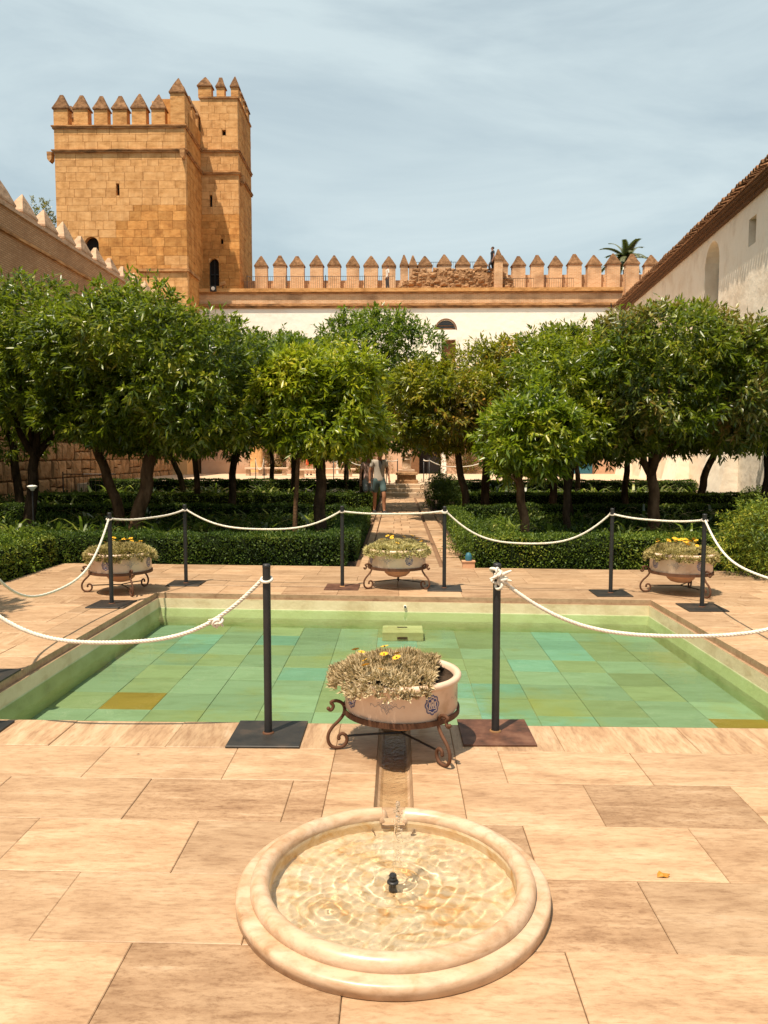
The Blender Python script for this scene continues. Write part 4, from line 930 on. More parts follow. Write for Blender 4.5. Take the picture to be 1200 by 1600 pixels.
def crown_mesh(name, seed, hw, zb, zt, n_tw, per, Ll, mat, yellow=None, shoots=0, lean=(0, 0), depth=1.0, gap=.12):
    rng = np.random.default_rng(seed); cz = (zb + zt) / 2; hz = (zt - zb) / 2
    C = [(0, 0, 0.0, .62)]; nl = 22
    for k in range(nl):
        d = unit(rng.normal(size=3)); d[2] = d[2] * .9 + .05; q = rng.uniform(.55, .85); C.append((*(d * q), rng.uniform(.26, .44)))
    C = np.array(C)
    k = rng.integers(0, len(C), n_tw * 3); d = unit(rng.normal(size=(len(k), 3)))
    P = C[k, :3] + d * C[k, 3:4] * rng.uniform(.86, 1.05, (len(k), 1))
    keep = np.ones(len(k), bool)
    for c in C: keep &= (np.linalg.norm(P - c[:3], axis=1) > c[3] * .80)
    # hollows: thin the leaves where a coarse noise is low
    f = np.sin(P[:, 0] * 5.1 + seed) * np.sin(P[:, 1] * 4.7 + seed * 2) + np.sin(P[:, 2] * 6.3 + seed * 3) * .7
    keep &= ~((f > .55) & (rng.random(len(k)) < .88))
    keep &= P[:, 2] > -0.97
    P = P[keep][:n_tw]; d = d[keep][:n_tw]
    inner = unit(rng.normal(size=(n_tw // 3, 3))) * rng.uniform(.25, .75, (n_tw // 3, 1)); P = np.concatenate([P, inner]); d = np.concatenate([d, unit(inner)])
    P = P / np.percentile(np.abs(P), 97, axis=0); P = np.sign(P) * np.abs(P) ** .86; sc_ = np.array([hw, hw * depth, hz]); P = P * sc_; d = unit(d / sc_); P[:, 2] += cz
    P[:, 0] += lean[0] * (P[:, 2] - cz); P[:, 1] += lean[1] * (P[:, 2] - cz)
    # flatten hanging bottom into a skirt
    if shoots:
        for s in range(shoots):
            b = np.array([rng.uniform(-.55, .55) * hw, rng.uniform(-.5, .5) * hw, zt - .25 * hz]); m_ = 14
            t = np.linspace(0, 1, m_)[:, None]; dirn = unit(np.array([rng.normal() * .15, rng.normal() * .15, 1.0])); H_ = rng.uniform(.25, .6)
            P = np.concatenate([P, b + dirn * t * H_ + rng.normal(size=(m_, 3)) * .03]); d = np.concatenate([d, np.tile(dirn, (m_, 1))])
    n = len(P); td = unit(d * .7 + rng.normal(size=(n, 3)) * .45 + np.array([0, 0, .15]))
    tl = rng.uniform(.16, .34, n)
    u = rng.random((n, per)); base = P[:, None, :] + td[:, None, :] * (tl[:, None] * u)[..., None]
    rad = unit(rng.normal(size=(n, per, 3))); ld = unit(td[:, None, :] * .75 + rad * .85 + np.array([0, 0, -.18]))
    base = base.reshape(-1, 3); ld = ld.reshape(-1, 3); m_ = len(base)
    up = np.repeat(d * .8 + np.array([0, 0, .8]), per, 0); V, F = leaf_geo(base, ld, Ll * rng.uniform(.65, 1.2, m_), Ll * .30 * rng.uniform(.8, 1.2, m_), rng, droop=.12, up=up)
    me = np_mesh(name, V, F, [mat] + ([yellow] if yellow else []))
    if yellow:
        fr_ = np.sin(base[:, 0] * 2.9 + seed) + np.sin(base[:, 2] * 3.3 + 1.7 * seed) + rng.normal(size=m_) * .7
        me.polygons.foreach_set('material_index', np.repeat((fr_ > 1.0).astype(np.int32), 2))
    return me
def trunk_mesh(seed, pts, r0, top, hw, forks=4, mat=None, forkz=None):
    """pts: polyline of the trunk; limbs fan out into the crown"""
    r_ = random.Random(seed); mb = MB(); P = [Vector(p) for p in pts]
    Q = [];
    for i in range(len(P) - 1):
        for k in range(5): Q.append(P[i].lerp(P[i + 1], k / 5))
    Q.append(P[-1]); n = len(Q)
    Q = [q + Vector((math.sin(i * 1.3 + seed) * .016, math.cos(i * 1.7 + seed) * .016, 0)) for i, q in enumerate(Q)]
    rad = [r0 * (1.45 if i == 0 else (1.15 if i == 1 else 1.0 - .30 * i / n)) for i in range(n)]
    mb.tube(Q, rad, 10)
    f = Q[-1]
    for k in range(forks):
        a = 2 * math.pi * (k + r_.uniform(-.25, .25)) / forks + seed; rr = hw * r_.uniform(.35, .75)
        e_ = Vector((f.x + rr * math.cos(a), f.y + rr * math.sin(a), top - r_.uniform(.5, 1.3)))
        L_ = []
        for q in range(8):
            t = q / 7; p = f.lerp(e_, t); p.z = f.z + (e_.z - f.z) * (t ** 1.25) ; p += Vector((r_.gauss(0, .03), r_.gauss(0, .03), r_.gauss(0, .02))) * (1 if q else 0); L_.append(p)
        L_[0] = f - Vector((0, 0, .08)); mb.tube(L_, [r0 * .62 * (1 - .75 * q / 7) for q in range(8)], 8)
        for s in range(3):
            b0 = L_[2 + s]; a2 = a + r_.uniform(-1, 1); e2 = b0 + Vector((math.cos(a2) * hw * .4, math.sin(a2) * hw * .4, r_.uniform(.15, .6)))
            mb.tube([b0, b0.lerp(e2, .5) + Vector((0, 0, .05)), e2], [r0 * .25, r0 * .17, r0 * .06], 6)
    return mb
WARM = (1.0, 1.0, 1.0)
# name, x, y, half width, bottom, top, trunk polyline (offsets), radius, twigs, label, options
GR = 'orange trees planted in the garden beds'
trees = [
 (-7.55, 16.0, 1.45, 1.95, 5.35, [(-.25, 0, 0), (-.12, 0, .9), (-.05, 0, 1.7)], .13, 2100, 'orange tree with a forked trunk at the left edge beside the shaded stone wall', dict(seed=1)),
 (-5.75, 15.2, 1.32, 1.95, 5.02, [(.35, -.2, 0), (.18, -.1, .75), (-.12, 0, 1.5), (-.30, 0, 2.1)], .115, 2100, 'orange tree whose bare trunk leans left, second large crown from the left edge', dict(seed=2, warm=1, shoots=0, col=(1.0, 1.0, .9))),
 (-4.15, 14.2, 1.45, 1.80, 4.75, [(-.78, 0, 0), (-.72, 0, .45), (-.50, 0, 1.15), (-.44, 0, 1.9)], .15, 2400, 'broad orange tree with a thick curving reddish trunk standing behind the left flower pot', dict(seed=3, warm=1, lean=(-.12, 0))),
 (-3.55, 18.6, 1.55, 1.85, 4.95, [(-.5, 0, 0), (-.45, 0, 1.2), (-.3, 0, 2.2)], .10, 1900, 'dark orange tree between the curving trunk and the bright green tree', dict(seed=4, col=(.85, .95, 1))),
 (-1.30, 13.8, .84, 1.78, 3.95, [(-.1, 0, 0), (-.1, 0, .8), (-.06, 0, 1.5)], .12, 2000, 'small bright yellow-green orange tree just left of the path', dict(seed=5, col=(1.75, 1.6, 1.25))),
 (-0.80, 22.5, 1.55, 1.90, 6.05, [(-.2, 0, 0), (-.2, 0, 1.2), (-.05, 0, 2.3)], .12, 1900, 'tallest orange tree of the middle, with loose shoots on top, behind the bright green one', dict(seed=6, shoots=7, col=(.85, .95, .9))),
 (1.25, 19.0, 1.05, 1.95, 4.25, [(.55, 0, 0), (.42, 0, .7), (.25, 0, 1.5), (.2, 0, 2.2)], .10, 1500, 'olive coloured orange tree just right of the path with a leaning trunk', dict(seed=7, yel=1, shoots=3, col=(1.35, 1.1, .85))),
 (3.05, 20.5, 1.42, 1.85, 4.98, [(-.7, 0, 0), (-.7, 0, 1.2), (-.5, 0, 2.2)], .12, 1800, 'yellowing orange tree right of the olive coloured one', dict(seed=8, yel=1, shoots=3, col=(1.5, 1.2, .8))),
 (2.25, 13.0, .56, 1.38, 3.0, [(-.06, 0, 0), (-.12, 0, .7), (-.22, 0, 1.3), (-.25, 0, 1.7)], .085, 900, 'lowest orange tree, fresh green on a thin reddish trunk, right of the path', dict(seed=9, warm=1, shoots=3, col=(1.3, 1.3, 1.05))),
 (4.85, 20.6, 1.25, 1.85, 4.95, [(-.7, 0, 0), (-.68, 0, 1.1), (-.4, 0, 2.2)], .11, 1700, 'orange tree between the yellowing one and the big one on the right', dict(seed=10, shoots=4, col=(.95, 1, .95))),
 (5.15, 15.0, 1.45, 1.70, 4.70, [(-.18, 0, 0), (-.15, 0, .7), (-.22, 0, 1.35)], .13, 2500, 'big forked orange tree right of centre with yellow leaves low in its crown', dict(seed=11, yel=1, shoots=2, warm=1)),
 (7.80, 16.5, 1.45, 1.75, 4.75, [(.1, 0, 0), (.1, 0, 1), (.1, 0, 2.0)], .13, 1900, 'orange tree cut by the right edge of the view', dict(seed=12, shoots=1)),
 (6.55, 21.5, 1.30, 1.75, 5.05, [(-.2, 0, 0), (-.2, 0, 1), (-.1, 0, 2.0)], .10, 1500, 'dark orange tree in the shade behind the big one on the right', dict(seed=13, col=(.85, .95, .95))),
 (-3.45, 25.5, 1.35, 2.0, 5.9, [(0, 0, 0), (0, 0, 1.2), (0, 0, 2.4)], .10, 1400, 'orange tree with a straight dark trunk in the back row left of the path', dict(seed=14, shoots=5, col=(.85, .95, .9))),
 (3.15, 14.6, .80, 1.70, 4.15, [(.1, 0, 0), (.05, 0, .9), (0, 0, 1.9)], .075, 1100, 'mid green orange tree with a thin trunk close on the right of the lowest one', dict(seed=26, shoots=3, col=(1.2, 1.15, .95))),
 (3.95, 17.2, 1.0, 1.65, 4.75, [(-.1, 0, 0), (-.15, 0, 1), (0, 0, 2.0)], .10, 1300, 'orange tree with a slim dark trunk just behind the lowest fresh green one', dict(seed=25, col=(1.1, 1.05, .95))),
 (9.20, 22.0, 1.55, 1.8, 5.55, [(-.6, 0, 0), (-.5, 0, 1), (-.1, 0, 2.0)], .12, 1600, 'orange tree near the buttressed white building, its trunk in deep shade', dict(seed=15, shoots=3)),
 (-8.2, 26.0, 1.7, 1.9, 6.0, [(1.0, 0, 0), (.8, 0, 1), (.3, 0, 2.1)], .11, 1500, 'orange tree far left in the back row beside the wall foot', dict(seed=16)),
 (-6.0, 22.0, 1.55, 1.85, 5.3, [(.2, 0, 0), (.25, 0, 1), (.1, 0, 2.0)], .10, 1500, 'orange tree with a thin straight trunk in the second row before the stone wall', dict(seed=17)),
 (-4.9, 29.5, 1.5, 2.1, 5.6, [(0, 0, 0), (.1, 0, 1.2), (0, 0, 2.2)], .10, 1100, 'small forked orange tree at the edge of the upper terrace, left', dict(seed=18)),
 (-1.9, 28.5, 1.3, 2.1, 5.2, [(0, 0, 0), (0, 0, 1.2), (0, 0, 2.2)], .09, 1000, 'orange tree at the end of the left bed near the steps', dict(seed=19, col=(1, .95, .8))),
 (3.1, 27.5, 1.35, 2.0, 4.9, [(0, 0, 0), (0, 0, 1.2), (.1, 0, 2.2)], .09, 1000, 'orange tree at the end of the right bed near the steps', dict(seed=20, yel=1, col=(1.2, 1, .8))),
 (6.6, 28.0, 1.6, 1.9, 5.1, [(0, 0, 0), (-.1, 0, 1.2), (0, 0, 2.2)], .10, 1100, 'orange tree in the back row before the teal door panel', dict(seed=22)),
 (-10.1, 20.0, 1.6, 1.9, 5.7, [(.2, 0, 0), (.1, 0, 1.2), (0, 0, 2.2)], .12, 1300, 'orange tree hard against the shaded wall at the left edge, second row', dict(seed=23)),
 (-6.35, 6.3, 1.25, 2.0, 4.6, [(-.4, 0, 0), (-.2, 0, 1.2), (0, 0, 2.1)], .12, 1300, 'orange tree beside the left edge of the court, casting dappled shade on the paving', dict(seed=24)),
]
for (x, y, hw, zb, zt, tr, r0, ntw, lab, o) in trees:
    sd_ = o['seed']; t = empty('orange_tree', (x, y, -.06), label=lab, cat='orange tree', group=GR)
    Ll = .15 if y < 18 else .165; hw *= 1.16; o.setdefault('shoots', 2); zb += .10 if y < 17 else -.02; zt -= .55
    me = crown_mesh('crown', sd_, hw, zb, zt, int(ntw * (1.12 if y < 18 else .9)), 12 if y < 18 else 11, Ll, M['leaf'], yellow=M['leaf_y'] if o.get('yel') else None, shoots=o.get('shoots', 0), lean=o.get('lean', (0, 0)), depth=1.0)
    link('crown', me, t, color=[v * w_ for v, w_ in zip(o.get('col', (1, 1, 1)), (1.25, 1.2, 1.0))])
    mb = trunk_mesh(sd_, tr, r0, zt, hw, forks=4); mb.build('trunk', M['bark_warm'] if o.get('warm') else M['bark'], t)
# second thin stem beside the bright tree
st = empty('young_tree', (-1.78, 13.2, -.06), label='thin straight young stem left of the bright green tree', cat='young tree')
mb = MB(); mb.tube([(0, 0, 0), (.02, 0, .7), (.06, 0, 1.4), (.10, 0, 2.0)], [.05, .04, .038, .025], 8); mb.build('trunk', M['bark_warm'], st)
me = crown_mesh('crown', 44, .38, 1.75, 2.7, 110, 11, .11, M['leaf']); link('crown', me, st, color=(1.2, 1.2, 1))

# ---- clipped hedges: twiggy core with a skin of small leaves
def hedge(x0, x1, y0, y1, h, label, dens=2600, Ll=.042, col=(1, 1, 1), seed=0, group='clipped box hedges round the garden beds', rounded=.06, z=-.06):
    rng = np.random.default_rng(seed + 100); W_, D_ = x1 - x0, y1 - y0; H_ = h - z
    areas = np.array([W_ * D_, W_ * H_, D_ * H_, D_ * H_, W_ * H_ * .3]); n = int(areas.sum() * dens); n = min(n, 60000)
    k = rng.choice(5, n, p=areas / areas.sum()); u = rng.random(n); v = rng.random(n)
    P = np.zeros((n, 3)); Nn = np.zeros((n, 3))
    def put(i, p, nrm): m_ = k == i; P[m_] = np.stack(p(u[m_], v[m_]), -1); Nn[m_] = nrm
    put(0, lambda a, b: (x0 + a * W_, y0 + b * D_, h + 0 * a), (0, 0, 1)); put(1, lambda a, b: (x0 + a * W_, y0 + 0 * a, z + b * H_), (0, -1, 0))
    put(2, lambda a, b: (x0 + 0 * a, y0 + a * D_, z + b * H_), (-1, 0, 0)); put(3, lambda a, b: (x1 + 0 * a, y0 + a * D_, z + b * H_), (1, 0, 0)); put(4, lambda a, b: (x0 + a * W_, y1 + 0 * a, z + b * H_), (0, 1, 0))
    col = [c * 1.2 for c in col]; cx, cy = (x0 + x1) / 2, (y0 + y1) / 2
    wob = np.sin(P[:, 0] * 3.1 + seed) * np.sin(P[:, 1] * 2.7) * .022 + np.sin(P[:, 0] * 9.7 + P[:, 2] * 7) * .014
    P += Nn * wob[:, None] + rng.normal(size=P.shape) * .014
    # soften the top edges
    top = np.clip((P[:, 2] - (h - rounded)) / rounded, 0, 1); P[:, 1] += np.where(P[:, 1] < cy, 1, -1) * (np.abs(P[:, 1] - cy) > D_ * .4) * top * rounded * .4
    D3 = unit(Nn * .6 + rng.normal(size=P.shape) * .7 + np.array([0, 0, .25]))
    V, F = leaf_geo(P - D3 * .02, D3, Ll * rng.uniform(.7, 1.3, n), Ll * .55 * rng.uniform(.8, 1.2, n), rng)
    cmb = [(x0 + .03, y0 + .03, z), (x1 - .03, y0 + .03, z), (x1 - .03, y1 - .03, z), (x0 + .03, y1 - .03, z)]; cmb += [(a, b, h - .035) for a, b, _ in cmb]
    base = len(V); V = np.concatenate([V, np.array(cmb)])
    q = [(0, 1, 5), (0, 5, 4), (1, 2, 6), (1, 6, 5), (2, 3, 7), (2, 7, 6), (3, 0, 4), (3, 4, 7), (4, 5, 6), (4, 6, 7)]
    F = np.concatenate([F, np.array(q) + base]); me = np_mesh('box_hedge', V - np.array([cx, cy, z]), F, [M['hedge'], M['core']])
    mi = np.zeros(len(F), np.int32); mi[-len(q):] = 1; me.polygons.foreach_set('material_index', mi)
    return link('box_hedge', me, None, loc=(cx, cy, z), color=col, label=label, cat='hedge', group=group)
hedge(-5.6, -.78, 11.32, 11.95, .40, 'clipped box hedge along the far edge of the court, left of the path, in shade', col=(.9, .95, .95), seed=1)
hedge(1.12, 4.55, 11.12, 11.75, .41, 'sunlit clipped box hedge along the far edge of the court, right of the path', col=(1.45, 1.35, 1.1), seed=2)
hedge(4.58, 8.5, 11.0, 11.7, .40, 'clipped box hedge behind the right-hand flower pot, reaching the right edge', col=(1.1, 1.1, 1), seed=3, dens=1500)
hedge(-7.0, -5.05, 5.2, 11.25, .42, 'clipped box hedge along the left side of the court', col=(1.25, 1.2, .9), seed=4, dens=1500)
hedge(-1.12, -.66, 12.0, 18.2, .36, 'narrow box hedge edging the left side of the near path', col=(.9, .95, .95), seed=5, dens=2200)
hedge(1.12, 1.52, 11.85, 18.2, .38, 'narrow box hedge edging the right side of the near path', col=(1.3, 1.25, 1), seed=6, dens=2200)
hedge(-9.5, -1.2, 17.7, 18.3, .42, 'box hedge at the back of the near left bed', seed=7, dens=1400, Ll=.055)
hedge(1.6, 9.5, 17.7, 18.3, .42, 'box hedge at the back of the near right bed', seed=8, dens=1400, Ll=.055)
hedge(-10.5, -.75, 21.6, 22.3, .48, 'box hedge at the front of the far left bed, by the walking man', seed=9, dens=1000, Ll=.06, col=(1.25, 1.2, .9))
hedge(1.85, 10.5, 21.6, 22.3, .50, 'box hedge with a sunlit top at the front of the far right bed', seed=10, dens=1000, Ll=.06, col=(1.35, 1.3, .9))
hedge(-11.5, -.75, 28.4, 29.1, .66, 'box hedge under the edge of the upper terrace, left', seed=11, dens=700, Ll=.07)
hedge(1.4, 11, 28.4, 29.1, .62, 'box hedge under the edge of the upper terrace, right', seed=12, dens=700, Ll=.07)
hedge(-1.1, -.70, 22.4, 28.3, .45, 'narrow box hedge edging the left side of the far path', seed=13, dens=800, Ll=.06)

# ---- leafy bushes
def bush(x, y, r, h, label, seed, mat='hedge', col=(1, 1, 1), Ll=.06, n=900, per=10, group=None, cat='bush'):
    me = crown_mesh('bush', seed, r, 0.0, h, n, per, Ll, M[mat], gap=.2); o = link('leafy_bush', me, None, loc=(x, y, -.06), color=col, label=label, cat=cat)
    if group: o['group'] = group
bush(5.05, 10.35, .62, .88, 'rounded yellow-green leafy bush beside the right-hand pot at the edge of the view', 61, col=(2.3, 1.9, 1.3), n=1100)
bush(5.6, 9.5, .5, .6, 'small leafy bush in front of the rounded one at the right edge', 62, col=(2.0, 1.7, 1.2), n=700)
bush(1.42, 23.6, .50, .95, 'leafy bush on the right side of the path before the steps', 63, col=(1.6, 1.5, 1.1), n=600, Ll=.08)
bush(1.38, 12.2, .42, .48, 'soft leafy tuft at the near end of the right path hedge', 64, col=(1.9, 1.7, 1.1), n=500, Ll=.05)
bush(-5.6, 10.4, .45, .5, 'yellow-green tuft on the hedge left of the court', 65, col=(2.4, 2.2, .9), n=450, Ll=.05)
bush(9.3, 19.3, .6, .8, 'pale flowering bush at the foot of the buttressed building', 66, col=(1.8, 1.6, 1.4), n=400, Ll=.08)
bush(6.6, 13.2, .5, .75, 'leafy bush behind the hedge at the right edge', 67, col=(1.2, 1.2, 1), n=500, Ll=.07)

# ---- strap leaved clumps
def strap_mesh(seed, n=42, Lm=.5):
    r_ = random.Random(seed); mb = MB()
    for k in range(n):
        a = r_.uniform(0, 6.28); L_ = Lm * r_.uniform(.55, 1.1); w = r_.uniform(.016, .028); el = r_.uniform(.5, 1.45); d = Vector((math.cos(a), math.sin(a), 0)); s = Vector((-d.y, d.x, 0)); p = d * r_.uniform(0, .08)
        vs = []; z = 0; x = 0
        for q in range(5):
            ww = w * (1, 1.15, 1, .7, .05)[q]; c = p + d * x + Vector((0, 0, z)); vs += [c - s * ww, c + s * ww]; x += math.cos(el) * L_ / 4; z += math.sin(el) * L_ / 4; el -= r_.uniform(.35, .75)
        mb.add(vs, [(2 * q, 2 * q + 1, 2 * q + 3, 2 * q + 2) for q in range(4)])
    return mb.mesh('strap_leaved_plant', M['strap'])
SM = [strap_mesh(s, 50, .74) for s in range(5)]
rp_ = random.Random(50)
def plants(x0, x1, y0, y1, n, label, group, s0=.8, s1=1.3, avoid=None):
    for k in range(n):
        x, y = rp_.uniform(x0, x1), rp_.uniform(y0, y1)
        s = rp_.uniform(s0, s1); c = rp_.uniform(.7, 1.7)
        link('strap_leaved_plant', rp_.choice(SM), None, loc=(x, y, -.06), rot=(0, 0, rp_.uniform(0, 6.28)), scale=(s, s, s), color=(c * 1.05, c, c * .85), label=label, cat='plant', group=group)
plants(-7.0, -1.4, 12.2, 17.4, 62, 'strap-leaved clump growing in the near left bed', 'strap-leaved clumps in the near left bed')
plants(1.8, 8.0, 12.0, 17.4, 58, 'strap-leaved clump growing in the near right bed', 'strap-leaved clumps in the near right bed')
plants(-9.5, -1.3, 22.6, 28.0, 55, 'strap-leaved clump growing in the far left bed', 'strap-leaved clumps in the far left bed', 1.0, 1.6)
plants(2.0, 9.8, 22.6, 28.0, 50, 'strap-leaved clump growing in the far right bed', 'strap-leaved clumps in the far right bed', 1.0, 1.6)
plants(-11.8, -8.0, 13, 22, 22, 'strap-leaved clump at the foot of the shaded wall', 'strap-leaved clumps at the wall foot', .9, 1.4)
# low leafy ground cover filling the beds
def cover(x0, x1, y0, y1, n, Ll, seed, col):
    rng = np.random.default_rng(seed); P = np.stack([rng.uniform(x0, x1, n), rng.uniform(y0, y1, n), rng.random(n) ** 1.5 * .26 - .04], -1)
    P[:, 2] *= .7 + .6 * (np.sin(P[:, 0] * 2.3) * np.sin(P[:, 1] * 1.9) > -.2)
    D3 = unit(rng.normal(size=P.shape) * .7 + np.array([0, 0, .7])); V, F = leaf_geo(P, D3, Ll * rng.uniform(.7, 1.4, n), Ll * .5 * rng.uniform(.8, 1.2, n), rng)
    link('ground_cover', np_mesh('ground_cover', V, F, M['hedge']), None, color=col, kind='stuff', label='low dark leafy ground cover filling the beds', cat='ground cover')
cover(-9.5, -1.15, 12.0, 17.7, 26000, .085, 71, (.9, .95, .9)); cover(1.5, 9.5, 11.8, 17.7, 26000, .085, 72, (.9, .95, .9))
cover(-11, -1.1, 22.3, 28.4, 17000, .11, 73, (1, 1, .9)); cover(1.9, 10.5, 22.3, 28.4, 17000, .11, 74, (1, 1, .9))
cover(-12.8, -9.5, 12, 29, 9000, .11, 75, (.9, .9, .8))
# ---- climbers on the far wall
def climber(x, w_, h_, label, seed):
    r_ = random.Random(seed); o = empty('climbing_plant', (x, FY - .12, .45), label=label, cat='climber'); mb = MB(); tips = []
    for k in range(26):
        p = Vector((r_.uniform(-.12, .12), 0, 0)); pts = [p.copy()]; a = r_.uniform(-1.1, 1.1)
        for q in range(9):
            a += r_.uniform(-.45, .45); p = p + Vector((math.sin(a) * w_ * .14, r_.uniform(-.03, .03), abs(math.cos(a)) * h_ * .13)); p.y = max(-.3, min(.05, p.y)); pts.append(p.copy()); tips.append(p.copy())
        mb.tube(pts, [.022 - .0018 * i for i in range(len(pts))], 5)
    mb.build('stem', M['climber'], o)
    rng = np.random.default_rng(seed); T_ = np.array([tuple(t) for t in tips]); T_ = np.repeat(T_, 9, 0) + rng.normal(size=(len(T_) * 9, 3)) * .10; T_[:, 1] = np.minimum(T_[:, 1], .05)
    V, F = leaf_geo(T_, unit(rng.normal(size=T_.shape)), rng.uniform(.06, .13, len(T_)), rng.uniform(.04, .07, len(T_)), rng)
    link('leaves', np_mesh('leaves', V, F, M['leaf_y']), o, color=(1.1, .9, .8))
M['climber'] = plain('dry climber stem', (0.22, 0.12, 0.055), rough=.9)
climber(-7.1, 1.7, 2.3, 'dry tangled climber on the far wall left of the trunks', 81)
climber(-2.3, 1.6, 2.3, 'dry tangled climber on the far wall behind the walking man', 82)
climber(4.3, 2.6, 2.5, 'wide dry climber spreading on the far wall right of the column stump', 83)
climber(6.9, 1.2, 2.0, 'small dry climber on the far wall beside the person in blue', 84)
# ---- palm beyond the wall, twig tree beyond the left wall
pl_ = empty('palm_tree', (17.4, 60, 0), label='palm crown showing above the merlons at the right end of the far wall', cat='palm')
mb = MB(); mb.tube([(0, 0, 0), (.1, 0, 8), (0, 0, 16.4)], [.35, .3, .25], 10); mb.build('trunk', M['bark'], pl_)
r_ = random.Random(6); mb = MB()
for k in range(24):
    a = r_.uniform(0, 6.28); el = r_.uniform(.1, 1.45); d = Vector((math.cos(a), math.sin(a), 0)); p = Vector((0, 0, 16.3)); L_ = r_.uniform(1.9, 2.6); pts = []
    for q in range(11): pts.append(p.copy()); p = p + (d * math.cos(el) + Vector((0, 0, math.sin(el)))) * L_ / 10; el -= .13
    mb.tube(pts, [.03 - .0022 * q for q in range(11)], 4)
    for q in range(2, 11):
        for sgn in (-1, 1):
            for h in range(3):
                b = pts[q - 1].lerp(pts[q], h / 3); s = Vector((-d.y, d.x, 0)) * sgn; t = (pts[q] - pts[q - 1]).normalized(); e_ = b + (s * .75 + t * .6 + Vector((0, 0, -.15))) * (.62 - .035 * q); n_ = t * .08
                mb.add([b - n_, b + n_, e_], [(0, 1, 2)])
mb.build('fronds', M['palm'] if 'palm' in M else leaf_mat('palm frond', [(0.06, 0.07, 0.03), (0.12, 0.13, 0.06), (0.2, 0.2, 0.1)], trans=.1), pl_)
tw = empty('distant_tree', (-21.6, 46, 0), label='sparse tree top showing between the left merlons and the tower', cat='tree')
mb = MB(); mb.tube([(0, 0, 0), (0, 0, 8), (.3, 0, 14)], [.25, .2, .1], 8); mb.build('trunk', M['bark'], tw)
link('crown', crown_mesh('crown', 91, 1.0, 12.2, 16.3, 300, 9, .22, M['leaf']), tw, color=(1.2, .9, .7))
# ------------------------------------------------------------------ posts and ropes
rq = random.Random(12)
def post_proto(rust):
    o = empty('barrier_post'); mb = MB(); mb.box(-.205, .205, -.205, .205, .001, .013, c=.002); mb.build('base_plate', M['plate_rust'] if rust else M['plate'], o)
    mb = MB(); mb.lathe([(.034, .0132), (.034, .018), (.025, .022)], 16); mb.build('weld_collar', M['cornice'] if rust else M['rust'], o)
    mb = MB(); mb.lathe([(.0225, .014), (.0225, .975)], 18); mb.build('pole', M['rust'] if rust == 2 else M['iron'], o)
    mb = MB(); mb.lathe([(.0225, .9755), (.0235, .977), (.0235, .992), (.019, .998), (0, 1.0)], 18); mb.build('cap', M['iron'], o)
    return o
posts = {'A': (-.745, 4.325, 0, 'near charcoal rope post left of the front flower pot'), 'B': (.572, 4.375, 1, 'near rope post on a rust-brown plate right of the front flower pot'),
 'P1': (-3.085, 8.15, 0, 'rope post at the left back corner of the pool, before the left pot'), 'P2': (-2.65, 9.50, 0, 'rope post behind the pool, second from the left'),
 'P3': (-.67, 9.27, 1, 'rope post on a red-brown plate behind the pool, left of the middle pot'), 'P4': (.567, 9.2, 0, 'rope post behind the pool, right of the middle pot'),
 'P5': (2.485, 8.9, 0, 'rope post behind the pool, between the middle pot and the right pot'), 'P6': (3.22, 8.08, 0, 'rope post at the right back corner of the pool, before the right pot'),
 'L1': (-3.03, 5.42, 0, 'rope post beside the left side of the pool, only its plate in view'), 'L2': (-2.52, 4.30, 0, 'rope post at the near left corner of the pool, only its plate in view'),
 'R1': (3.05, 5.3, 0, 'rope post beside the right side of the pool'), 'R2': (2.62, 4.25, 0, 'rope post at the near right corner of the pool')}
PP = {0: post_proto(0), 1: post_proto(1)}; used = set()
for key, (x, y, ty, lab) in posts.items():
    o = copy_tree(PP[ty]) if ty in used else PP[ty]; used.add(ty)
    o.location = (x, y, 0); o.rotation_euler = (0, 0, rq.uniform(-.03, .03) if key != 'P1' else -.02); setp(o, lab, 'rope post', 'rope barrier posts round the pool')
def strand_rope(mb, P, r, pitch=.055, per=7, seg=None):
    """three-strand twisted rope along a polyline"""
    L_ = sum((P[i + 1] - P[i]).length for i in range(len(P) - 1)); n = int(L_ / pitch * per)
    cum = [0]
    for i in range(len(P) - 1): cum.append(cum[-1] + (P[i + 1] - P[i]).length)
    fr = []; N = None; j = 0
    for k in range(n + 1):
        s = L_ * k / n
        while j < len(P) - 2 and cum[j + 1] < s: j += 1
        u = (s - cum[j]) / max(1e-9, cum[j + 1] - cum[j]); c = P[j].lerp(P[j + 1], u); t = (P[min(j + 1, len(P) - 1)] - P[j]).normalized()
        if N is None: N = t.cross(Vector((0, 0, 1))); N = N.normalized() if N.length > 1e-4 else Vector((1, 0, 0))
        else: N = (N - t * N.dot(t)).normalized()
        fr.append((c, N.copy(), t.cross(N), s))
    for q in range(3):
        mb.tube([c + (N * math.cos(2 * math.pi * (s / pitch + q / 3)) + B * math.sin(2 * math.pi * (s / pitch + q / 3))) * r * .52 for c, N, B, s in fr], r * .60, 6)
def cat_pts(a, b, sag, n=40):
    a, b = Vector(a), Vector(b); out = []
    for k in range(n + 1):
        t = k / n; p = a.lerp(b, t); p.z -= sag * 4 * t * (1 - t) * (1 + .12 * math.cos(math.pi * t * 2)); out.append(p)
    return out
